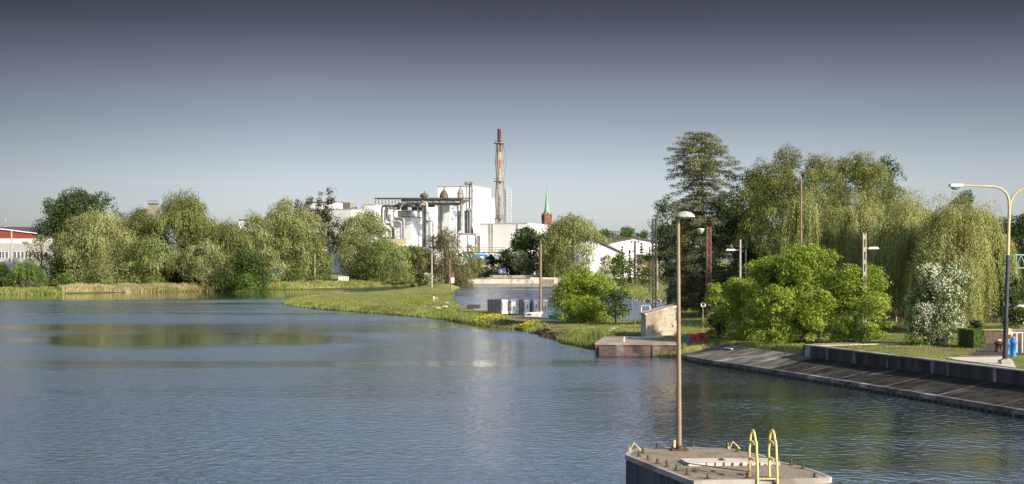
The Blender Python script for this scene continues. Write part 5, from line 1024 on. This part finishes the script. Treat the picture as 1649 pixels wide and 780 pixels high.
# understorey on the left bank; dark bushes added as shade beneath the crowns
B = 'bushes along the left bank'
for i, (x0, x1, yt, D, mt, lab) in enumerate([
    (-12, 16, 420, 303, 'maple', 'dark green bush at the very left edge of the bank'), (20, 78, 452, 296, 'brownish', 'tan dry shrub at the waterline below the drooping willow'),
    (0, 40, 442, 300, 'green', 'low green bush at the waterline at far left'), (84, 122, 440, 303, 'green', 'dark green bush left of the tan reed bed'), (118, 172, 418, 316, 'dark', 'dark bush added as shade beneath the leftmost silvery willow'),
    (165, 225, 422, 318, 'dark', 'dark bush added as shade beneath the olive willow'), (218, 275, 420, 321, 'dark', 'dark bush added as shade beneath the brick chimney'), (268, 330, 420, 322, 'dark', 'dark bush added as shade beneath the tallest rounded willow'),
    (322, 378, 420, 320, 'dark', 'dark bush added as shade left of the round dark waterside bush'), (356, 428, 402, 309, 'maple', 'big dark green bush leaning over the water right of the reeds'), (372, 418, 438, 303, 'green', 'low bush touching the water below the big dark one'),
    (503, 540, 407, 360, 'green', 'rounded deep green shrub by the slim concrete pole'), (556, 602, 436, 376, 'dark', 'dark bush added as shade under the grey-green willow'), (440, 508, 434, 366, 'dark', 'dark bush added as shade behind the green sign'),
    (618, 672, 394, 372, 'silver_green', 'green bush between the pale low willow and the flowering bushes'), (650, 702, 400, 378, 'olive', 'olive bush beside the lamp pole on the spit tip'), (696, 748, 422, 382, 'dark', 'dark bush behind the rusty red post'),
    (590, 642, 438, 368, 'silver_green', 'low pale green bush on the bank in front of the factory'), (742, 796, 414, 420, 'olive', 'bush behind the lawn of the far quay, left part'), (776, 806, 408, 425, 'dark', 'dark conifer-like bush before the banner'),
    (740, 764, 425, 412, 'maple', 'small dark bush left of the far quay lawn'), (800, 832, 400, 428, 'dark', 'dark bush at the foot of the chimney'), (860, 905, 412, 412, 'dark', 'dark undergrowth left of the round willow'), (820, 862, 418, 425, 'dark', 'dark undergrowth under the pine-like tree')]):
    T('bush', lab, 'bush', x0, x1, yt, D, mt, cb=.0, nc=22, rc=.24, group=B, flat=.7, tw=.08)
for x0, x1, yt, D, lab, nb in [(692, 720, 428, 374, 'cream flowering bush behind the lamp pole on the spit tip', 220), (612, 636, 436, 366, 'cream flowering bush on the bank below the yellow band', 160), (676, 698, 440, 370, 'low flowering bush left of the lamp pole', 130), (822, 854, 404, 410, 'pale flowering tree in front of the pine-like tree', 380), (868, 892, 418, 405, 'white flowering bush at the left foot of the round willow', 300), (792, 812, 424, 415, 'small blossoming bush behind the blue sign', 120),
                               (962, 994, 408, 380, 'wide blossoming bush before the smaller white hall', 420), (1028, 1048, 426, 330, 'blossoming bush right of the wire pole', 220), (1055, 1088, 420, 300, 'white flowering bush behind the dark lattice mast', 340)]:
    T('flowering_bush', lab, 'bush', x0, x1, yt, D, 'olive', cb=.05, nc=16, rc=.25, blossom=nb, group='flowering bushes on the far side', tw=.08)
T('pine_tree', 'dark green pine-like tree right of the scaffold tower', 'tree', 822, 884, 361, 415, 'maple', cb=.15, nc=46, rc=.17)
T('willow_tree', 'large round silvery willow in the middle, beside the church spire', 'tree', 872, 976, 342, 408, 'silver', 'willow', cb=.02, nc=70, rc=.15, hang=.3)
T('willow_tree', 'smaller olive willow leaning on the left of the round silvery one', 'tree', 868, 915, 372, 400, 'olive', 'willow', cb=.03, nc=30, rc=.18)
for i, (x0, x1, yt, D, mt) in enumerate([(950, 1000, 366, 620, 'maple'), (985, 1030, 362, 600, 'green'), (1020, 1062, 368, 590, 'maple'), (1045, 1100, 358, 560, 'dark'), (560, 640, 368, 640, 'maple'), (930, 962, 368, 610, 'olive')]):
    T('tree', ['tree on the skyline just right of the round willow', 'tree on the skyline above the white gabled hall', 'tree on the skyline right of the hall gable', 'dark skyline tree left of the big spruce', 'skyline tree hidden behind the left factory block', 'olive skyline tree behind the round willow'][i], 'tree', x0, x1, yt, D, mt, cb=.1, nc=26, rc=.2, group='skyline trees')
T('bush', 'dense green round tree by the end of the basin', 'tree', 982, 1018, 406, 338, 'green', cb=.0, nc=30, rc=.2, tw=.1)
T('bush', 'brownish loose bush around the wire pole', 'bush', 1008, 1045, 408, 345, 'brownish', cb=.0, nc=22, rc=.2, dens=.8, tw=.1)
T('bush', 'low bush on the lawn left of the dark lattice mast', 'bush', 1032, 1060, 428, 320, 'olive', cb=.0, nc=18, rc=.22, tw=.1)
# small spruces by the hall
def spruce(label, px, yt, D, wpx, mat, prof, lev, leafs=.14, name='spruce_tree', tips=1.0, bare=(), group=None, droop=.35, per=26):
    x = PX(px, D); g = hgt(x, D); zt = ZZ(yt, D); H = zt-g; Rm = wpx/2/F*D; root = empty(name, (x, D, g), label, 'tree', group); mbt = MB(); s = lsize(D, leafs)
    mbt.tube([(x, D, g-.3), (x, D, g+H*.02), (x+.1, D, g+H*.5), (x, D, zt-.1)], [H*.02, H*.016, H*.011, .02], 8)
    cs = []; rs = []; Vs = []; Ts = []
    for i in range(lev):
        t = .06+.94*i/lev; r = (1 if i % 2 else .8)*Rm*np.interp(t, [p[0] for p in prof], [p[1] for p in prof]); nb = int(6+3*rng.random())
        z = g+H*t
        if any(a < t < b for a, b in bare): nb = 3
        for k in range(nb):
            a = 6.283*k/nb+rng.random()*.9+i*1.3; rr = r*(.5+.7*rng.random()); e = np.array([x+math.cos(a)*rr, D+math.sin(a)*rr, z-droop*rr*.45+.1*rng.normal()])
            st_ = np.array([x, D, z]); up = st_+(e-st_)*.55+np.array([0, 0, .08*rr]); mbt.tube([st_, up, e], [max(.02, H*.003), .02, .008], 4, False)
            m = max(2, int(rr/(.55*(1+D/400))))
            for j in range(m):
                f = (j+.9)/m
                if f < .3 and m > 3: continue
                p = st_+(up-st_)*min(1, f/.55) if f < .55 else up+(e-up)*((f-.55)/.45)
                cs.append(p+rng.normal(0, .08, 3)); rs.append((.22+.30*rr/Rm)*(1.15-.35*f)*Rm*.32*tips)
    mbt.build('trunk', MATS['bark_pale' if bare else 'bark'], root)
    rs = np.array(rs); V, T_ = clump_leaves(cs, rs, per, s, (1.35, 1.35, .26), .6, .45, .5); ok = V[:, :, 2].min(1) > g-.1; quads_mesh('crown', V[ok], MATS[mat], root, T_[ok]); return root
spruce('tall spruce with bushy dark top above a bare stretch of trunk, highest right-bank tree', 1130, 207, 150, 116, 'spruce', [(0, 1.1), (.15, 1.15), (.4, 1.1), (.55, .92), (.66, .72), (.70, .66), (.74, .95), (.82, 1.0), (.9, .85), (.96, .68), (1, .4)], 38, .15, bare=((.665, .70),), per=150, tips=1.0, droop=.5)
for px_, yt, w_, lab in ((1002, 394, 9, 'little spire-shaped spruce left of the wire pole'), (1014, 401, 8, 'smallest dark spruce just left of the wire pole'), (1033, 389, 16, 'dark spruce in front of the right part of the white hall')):
    spruce(lab, px_, yt, 350, w_, 'dark', [(0, 1), (.5, .7), (1, .05)], 14, .2, 'small_spruce', group='small spruces by the hall', per=14)
# ------------------------------------------------------------------ trees: right bank
gR = 'trees of the right bank'
T('maple_tree', 'loose-branched maple leaning out left of the tall spruce', 'tree', 1040, 1108, 308, 172, 'maple', cb=.3, nc=34, rc=.17, dens=.7, group=gR, leaf=.16)
T('maple_tree', 'dark bushy tree at the left foot of the tall spruce', 'tree', 1070, 1128, 360, 176, 'dark', cb=.12, nc=34, rc=.18, group=gR, leaf=.16)
T('maple_tree', 'dark broad maple between the spruce and the big willows', 'tree', 1150, 1272, 266, 148, 'maple', cb=.1, nc=80, rc=.14, group=gR, leaf=.15)
T('willow_tree', 'big willow with a domed olive top, left one of the tall pair', 'tree', 1196, 1366, 229, 134, 'olive', 'willow', cb=.14, nc=120, rc=.10, group=gR, hang=.10, leaf=.12, tw=.45, topheavy=-.15, soft=True)
T('willow_tree', 'big willow with ragged top, right one of the tall pair', 'tree', 1316, 1468, 237, 137, 'olive', 'willow', cb=.14, nc=110, rc=.10, group=gR, hang=.12, leaf=.12, tw=.45, topheavy=-.15, soft=True)
T('oak_tree', 'sparse branchy tree sticking out right of the tall willow pair', 'tree', 1398, 1464, 244, 140, 'maple', cb=.4, nc=30, rc=.16, group=gR, dens=.6, leaf=.15)
T('willow_tree', 'bright yellow-green hanging willow curtain above the tall shrubs', 'tree', 1246, 1346, 292, 120, 'weeping', 'willow', cb=.15, nc=40, rc=.13, group=gR, hang=.38, leaf=.11)
T('willow_tree', 'second bright willow curtain behind the slotted lamp pole', 'tree', 1336, 1432, 300, 118, 'weeping', 'willow', cb=.1, nc=42, rc=.13, group=gR, hang=.42, leaf=.11)
T('weeping_willow', 'broad weeping willow behind the white blossoming bush', 'tree', 1395, 1545, 303, 112, 'weeping', 'willow', cb=.05, nc=76, rc=.13, group=gR, hang=.5, leaf=.10, topheavy=-.05)
T('weeping_willow', 'rounded weeping willow reaching to the grass left of the double lamp', 'tree', 1470, 1632, 308, 106, 'weeping', 'willow', cb=.04, nc=90, rc=.13, group=gR, hang=.5, leaf=.10, topheavy=.22)
for x0, x1, yt, D, mt, lab in [(1518, 1585, 303, 150, 'maple', 'dark tree top behind the rounded weeping willow'), (1582, 1650, 345, 160, 'olive', 'grey-green tree behind the double lamp'), (1600, 1700, 338, 150, 'dark', 'dark tree at the right edge'), (1630, 1720, 380, 125, 'maple', 'lower dark tree behind the pale blue gantry'), (1145, 1225, 318, 165, 'maple', 'dark leafy tree directly behind the lamp pole by the spruce'), (1075, 1130, 330, 185, 'dark', 'dark tree filling in behind the lower spruce'), (1440, 1530, 330, 165, 'dark', 'dark tree hidden behind the broad weeping willow'),
                              (1235, 1330, 330, 160, 'dark', 'dark tree filling the gap behind the left tall willow'), (1330, 1450, 330, 162, 'dark', 'dark tree filling the gap behind the right tall willow'), (1600, 1660, 440, 104, 'maple', 'leafy tree behind the exercise frame')]:
    T('tree', lab, 'tree', x0, x1, yt, D, mt, cb=.05, nc=46, rc=.17, group=gR, leaf=.16)
for x0, x1, yt, D, mt, lab in [(1690, 1810, 330, 140, 'maple', 'dark tree beyond the right end of the yard'), (1780, 1900, 345, 150, 'olive', 'olive tree further right behind the yard'), (1880, 2020, 335, 145, 'dark', 'dark tree in the row beyond the yard'), (2000, 2150, 350, 150, 'maple', 'last broad tree in the row beyond the yard')]:
    T('tree', lab, 'tree', x0, x1, yt, D, mt, cb=.05, nc=46, rc=.17, group=gR, leaf=.22)
# tall bright shrubs
gS = 'bright lime shrubs on the right bank'
for x0, x1, yt, D, lab, nc in [(1196, 1300, 408, 99, 'lime-green shrub in the left half of the big group', 70), (1248, 1352, 384, 97, 'highest lime-green shrub, in the middle of the group', 84), (1330, 1432, 424, 95, 'rightmost lime-green shrub, beside the slotted lamp pole', 74), (1150, 1232, 446, 103, 'leftmost big lime shrub above the red barriers', 50), (1128, 1178, 452, 108, 'small pale lime shrub by the rusty mast', 30), (1218, 1290, 455, 93, 'front lime shrub closest to the embankment, left', 44), (1285, 1352, 462, 92.5, 'front lime shrub closest to the embankment, right', 44), (1352, 1404, 478, 91.5, 'front lime shrub at the foot of the slotted pole', 30)]:
    T('lime_shrub', lab, 'shrub', x0, x1, yt, D, 'lime', cb=.0, nc=int(nc*1.35), rc=.135, group=gS, leaf=.125, flat=.6, tw=.09, dens=.95)
T('flowering_bush', 'large bush covered in white blossom before the weeping willows', 'bush', 1456, 1560, 422, 88.5, 'green', cb=.0, nc=44, rc=.16, topheavy=-.05, depth=.8, blossom=3600, leaf=.11, tw=.09)
T('bushy_tree', 'light green bushy tree on the spit right of the green boat', 'tree', 893, 985, 428, 139, 'lime', cb=.02, nc=64, rc=.15, leaf=.12, tw=.13, dens=.9, topheavy=.05)
T('bush', 'low leafy skirt of shoots around the foot of the light green bushy tree', 'bush', 900, 982, 474, 137.5, 'lime', cb=.0, nc=34, rc=.2, leaf=.12, tw=.05)
T('young_tree', 'thin dark-leaved sapling beside the light green bushy tree', 'tree', 965, 1018, 462, 134, 'maple', cb=.25, nc=26, rc=.15, dens=.65, leaf=.13, tw=.08)
T('bush', 'dark low bush under the lime shrubs near the red barriers', 'bush', 1136, 1180, 500, 106, 'maple', cb=.0, nc=24, rc=.2, tw=.07, leaf=.13)
for x0, x1, yt, D, lab in ((1080, 1110, 440, 200, 'dark bush below the spruce on the grassy mound'), (1150, 1215, 430, 135, 'dark bush behind the lamp pole by the spruce'), (1558, 1580, 515, 92, 'low bush between the blossoming bush and the hedge')):
    T('bush', lab, 'bush', x0, x1, yt, D, 'dark', cb=.0, nc=26, rc=.2, tw=.07, leaf=.14)
# clipped hedges
def hedge(label, x0, x1, yt, D, dep):
    xa, xb = PX(x0, D), PX(x1, D); g = hgt((xa+xb)/2, D); z1 = ZZ(yt, D); n = int((xb-xa)*(z1-g+dep)*dep*900+(xb-xa)*(z1-g)*2200); n = min(n, 16000)
    p = rng.random((n, 3)); ax = rng.integers(0, 3, n); p[ax == 0, 0] = np.round(p[ax == 0, 0]); p[ax == 1, 1] = 0; p[ax == 2, 2] = 1
    q = np.array([xa, D, g])+p*np.array([xb-xa, dep, z1-g])+rng.normal(0, .025, (n, 3)); nn_ = np.zeros((n, 3)); nn_[ax == 0, 0] = np.sign(p[ax == 0, 0]-.5); nn_[ax == 1, 1] = -1; nn_[ax == 2, 2] = 1
    root = empty('hedge', ((xa+xb)/2, D, g), label, 'hedge'); quads_mesh('foliage', leaf_quads(q, nn_+rdir(n)*.7, .09*(.6+.7*rng.random(n))), MATS['green'], root, rng.random(n))
    mb = MB(); mb.box(((xa+xb)/2, D+dep/2, (g+z1)/2-.04), ((xb-xa)-.12, dep-.14, z1-g-.08)); mb.build('twig_core', MATS['wood'], root)
hedge('clipped green hedge block between the blossoming bush and the yard', 1568, 1586, 533, 84, 3.0)
hedge('long low hedge behind the yard', 1500, 1640, 527, 100, 1.0)
# ------------------------------------------------------------------ reeds and grass
def band(poly, n, w_in, w_out, hmin, hmax, wblade, mat, name, label=None, near=None):
    """upright blades along a shoreline polyline"""
    P = [np.array(p, float) for p in poly]; L = [np.linalg.norm(b-a) for a, b in zip(P[:-1], P[1:])]; cum = np.cumsum([0]+L); t = rng.random(n)*cum[-1]
    k = np.clip(np.searchsorted(cum, t)-1, 0, len(L)-1); f = (t-cum[k])/np.array(L)[k]; A = np.array(P)[k]; Bq = np.array(P)[k+1]; c = A+(Bq-A)*f[:, None]; d = (Bq-A)/np.array(L)[k][:, None]; nrm = np.stack([-d[:, 1], d[:, 0]], 1)
    c = c+nrm*(rng.random(n)*(w_in+w_out)-w_out)[:, None]; blades(c, hmin, hmax, wblade, mat, name)
def blades(c, hmin, hmax, wblade, mat, name, clumpy=True, lift=True):
    n = len(c); z = height(c[:, 0], c[:, 1]); ok = z > -.35; c = c[ok]; z = z[ok]; n = len(c)
    h = hmin+(hmax-hmin)*rng.random(n)*(.35+1.1*vnoise(c[:, 0], c[:, 1], 2.2, 9)); a = rng.random(n)*6.28; wv = wblade*(.6+.8*rng.random(n)); base = np.stack([c[:, 0], c[:, 1], np.maximum(z, -.05)-.03], 1)
    dx = np.stack([np.cos(a), np.sin(a), np.zeros(n)], 1)*wv[:, None]*.5; tip = base+np.stack([rng.normal(0, .18, n)*h, rng.normal(0, .18, n)*h, h], 1)
    V = np.stack([base-dx, base+dx, tip], 1); o = quads_mesh(name, V, MATS[mat], None, np.clip(vnoise(c[:, 0], c[:, 1], 1.7, 3)*.6+rng.random(n)*.4, 0, 1)); tag(o, kind='stuff'); return o
spitf = pl([(740, 465.5), (716, 463.2), (690, 465), (640, 469.5), (600, 472), (560, 474), (500, 477), (468, 482), (458, 487.5), (470, 493), (520, 499), (600, 504.5), (680, 511), (730, 516.5), (765, 522)])
band(spitf[8:], 26000, 4.0, .5, .25, .65, .13, 'reed_green', 'reeds')
band(spitf[:9], 6000, 2.5, .3, .1, .28, .2, 'reed_green', 'reeds')
band(pl([(765, 522), (800, 527), (838, 530), (868, 537)]), 2600, 1.5, .6, .25, .6, .1, 'reed_green', 'reeds')
band(pl([(896, 550), (918, 553), (957, 560)])+[(6.0, 103.5), (7.2, 106)], 5500, 1.6, .7, .4, 1.0, .07, 'reed_green', 'reeds')
band([(12.0, 98.6), (12.3, 101.5)], 1500, 1.6, .6, .2, .55, .06, 'reed_green', 'reeds')
band(pl([(100, 472.8), (200, 471), (350, 469)]), 11000, 2.2, .2, .7, 1.5, .2, 'reed_tan', 'dry_reeds')
band(pl([(250, 470.6), (360, 468.8), (430, 466.5), (520, 465), (600, 463), (690, 460.5)]), 9000, 3.5, .0, .3, .8, .24, 'reed_green', 'bank_grass')
band(pl([(-60, 474.6), (60, 474.5), (105, 473)]), 4000, 3.5, .0, .3, .9, .24, 'reed_green', 'bank_grass')
band(mound[::-1][::-1], 9000, 5.0, .0, .15, .45, .16, 'reed_green', 'bank_grass')
band(pl([(1118, 497.5), (1095, 497.5), (1031, 508), (987, 509.5), (940, 508)])[::-1], 5000, .0, 3.5, .12, .35, .08, 'reed_green', 'bank_grass')
def scatter(polypx, z, n, hmin, hmax, wb_, mat, name):
    P = np.array([W(a, b, z) for a, b in polypx]); lo, hi = P.min(0), P.max(0); c = lo+rng.random((n*3, 2))*(hi-lo); ins = np.zeros(len(c), bool)
    for i in range(len(P)):
        a, b = P[i], P[(i+1) % len(P)]; cd_ = (a[1] > c[:, 1]) != (b[1] > c[:, 1]); ins ^= cd_ & (c[:, 0] < a[0]+(c[:, 1]-a[1])*(b[0]-a[0])/(b[1]-a[1]+1e-12))
    c = c[ins][:n]; k = vnoise(c[:, 0], c[:, 1], 1.3, 5)+.4*rng.random(len(c)) > .45; blades(c[k], hmin, hmax, wb_, mat, name)
scatter([(1300, 556), (1420, 542), (1560, 541), (1590, 566), (1530, 574), (1540, 582), (1649, 596), (1649, 592)], 1.62, 26000, .05, .14, .035, 'lawn_blade', 'lawn_grass')
scatter([(1112, 546), (1100, 530), (1180, 530), (1300, 550), (1290, 572), (1200, 556)], 1.2, 16000, .06, .17, .04, 'reed_green', 'lawn_grass')
scatter([(905, 545), (925, 516), (985, 512), (1030, 512), (1035, 532), (960, 545)], .9, 12000, .08, .22, .05, 'reed_green', 'lawn_grass')
scatter([(480, 490), (500, 480), (640, 472), (725, 470), (740, 490), (742, 505), (680, 503)], .5, 22000, .1, .3, .14, 'lawn_blade', 'spit_grass')
scatter([(1100, 528), (1040, 505), (1100, 500), (1150, 500), (1200, 528)], 1.1, 7000, .08, .2, .05, 'reed_green', 'lawn_grass')
# yellow iris clumps and dark stones standing in for shade on the landing bank
for px_, py_, n_, lab in ((789, 518, 420, 'long clump of yellow flowers at the water edge below the dark pontoon'), (850, 527, 170, 'smaller yellow flowering clump by the dark bank of the landing')):
    c0 = np.array(W(px_, py_, .3)); c = c0+rng.normal(0, 1, (n_, 2))*np.array([.75, 1.3] if n_ > 300 else [.42, .8]); z = height(c[:, 0], c[:, 1]); ok = z > -.2; c = c[ok]; z = z[ok]; n = len(c)
    root = empty('iris_clump', (c0[0], c0[1], hgt(*c0)), lab, 'flowers', 'yellow irises on the spit shore'); p = np.stack([c[:, 0], c[:, 1], z+.35+.35*rng.random(n)], 1); quads_mesh('blossom', leaf_quads(p, rdir(n)+[0, -.5, .6], np.full(n, .17), .9), MATS['yellow_flower'], root, rng.random(n))
    a = rng.random(n)*6.28; dx = np.stack([np.cos(a), np.sin(a), 0*a], 1)*.05; b_ = np.stack([c[:, 0], c[:, 1], z], 1); quads_mesh('leaves', np.stack([b_-dx, b_+dx, p+[0, 0, .05]], 1), MATS['reed_green'], root, rng.random(n))
n = 520; c0 = [np.array(p) for p in pl([(768, 520.5), (800, 525), (838, 528), (868, 535), (882, 543), (905, 549)])]; mb = MB()
for i in range(n):
    k = rng.integers(0, len(c0)-1); p = c0[k]+(c0[k+1]-c0[k])*rng.random()+rng.normal(0, 1, 2)*[.3, 1.3]; z = hgt(*p)
    if z < -.4: continue
    s = .12+.3*rng.random()**2; mb.lathe((p[0], p[1], max(z, -.1)-s*.4), [(s*.8, 0), (s, s*.4), (s*.6, s*.9), (0, s)], 6, .8+.5*rng.random(), .8+.5*rng.random())
tag(mb.build('shade_rubble', MATS['soil']), kind='stuff')  # stones drawn dark in place of the bank's shaded hollow
n = 0; mb = MB(); c0 = [np.array(p) for p in mound[4:10]]
for i in range(200):
    k = rng.integers(0, len(c0)-1); p = c0[k]+(c0[k+1]-c0[k])*rng.random()+rng.normal(0, .4, 2); s = .1+.22*rng.random(); mb.lathe((p[0], p[1], max(hgt(*p), -.1)-s*.3), [(s*.8, 0), (s, s*.4), (s*.6, s*.9), (0, s)], 6)
tag(mb.build('shore_stones', MATS['concrete']), kind='stuff')
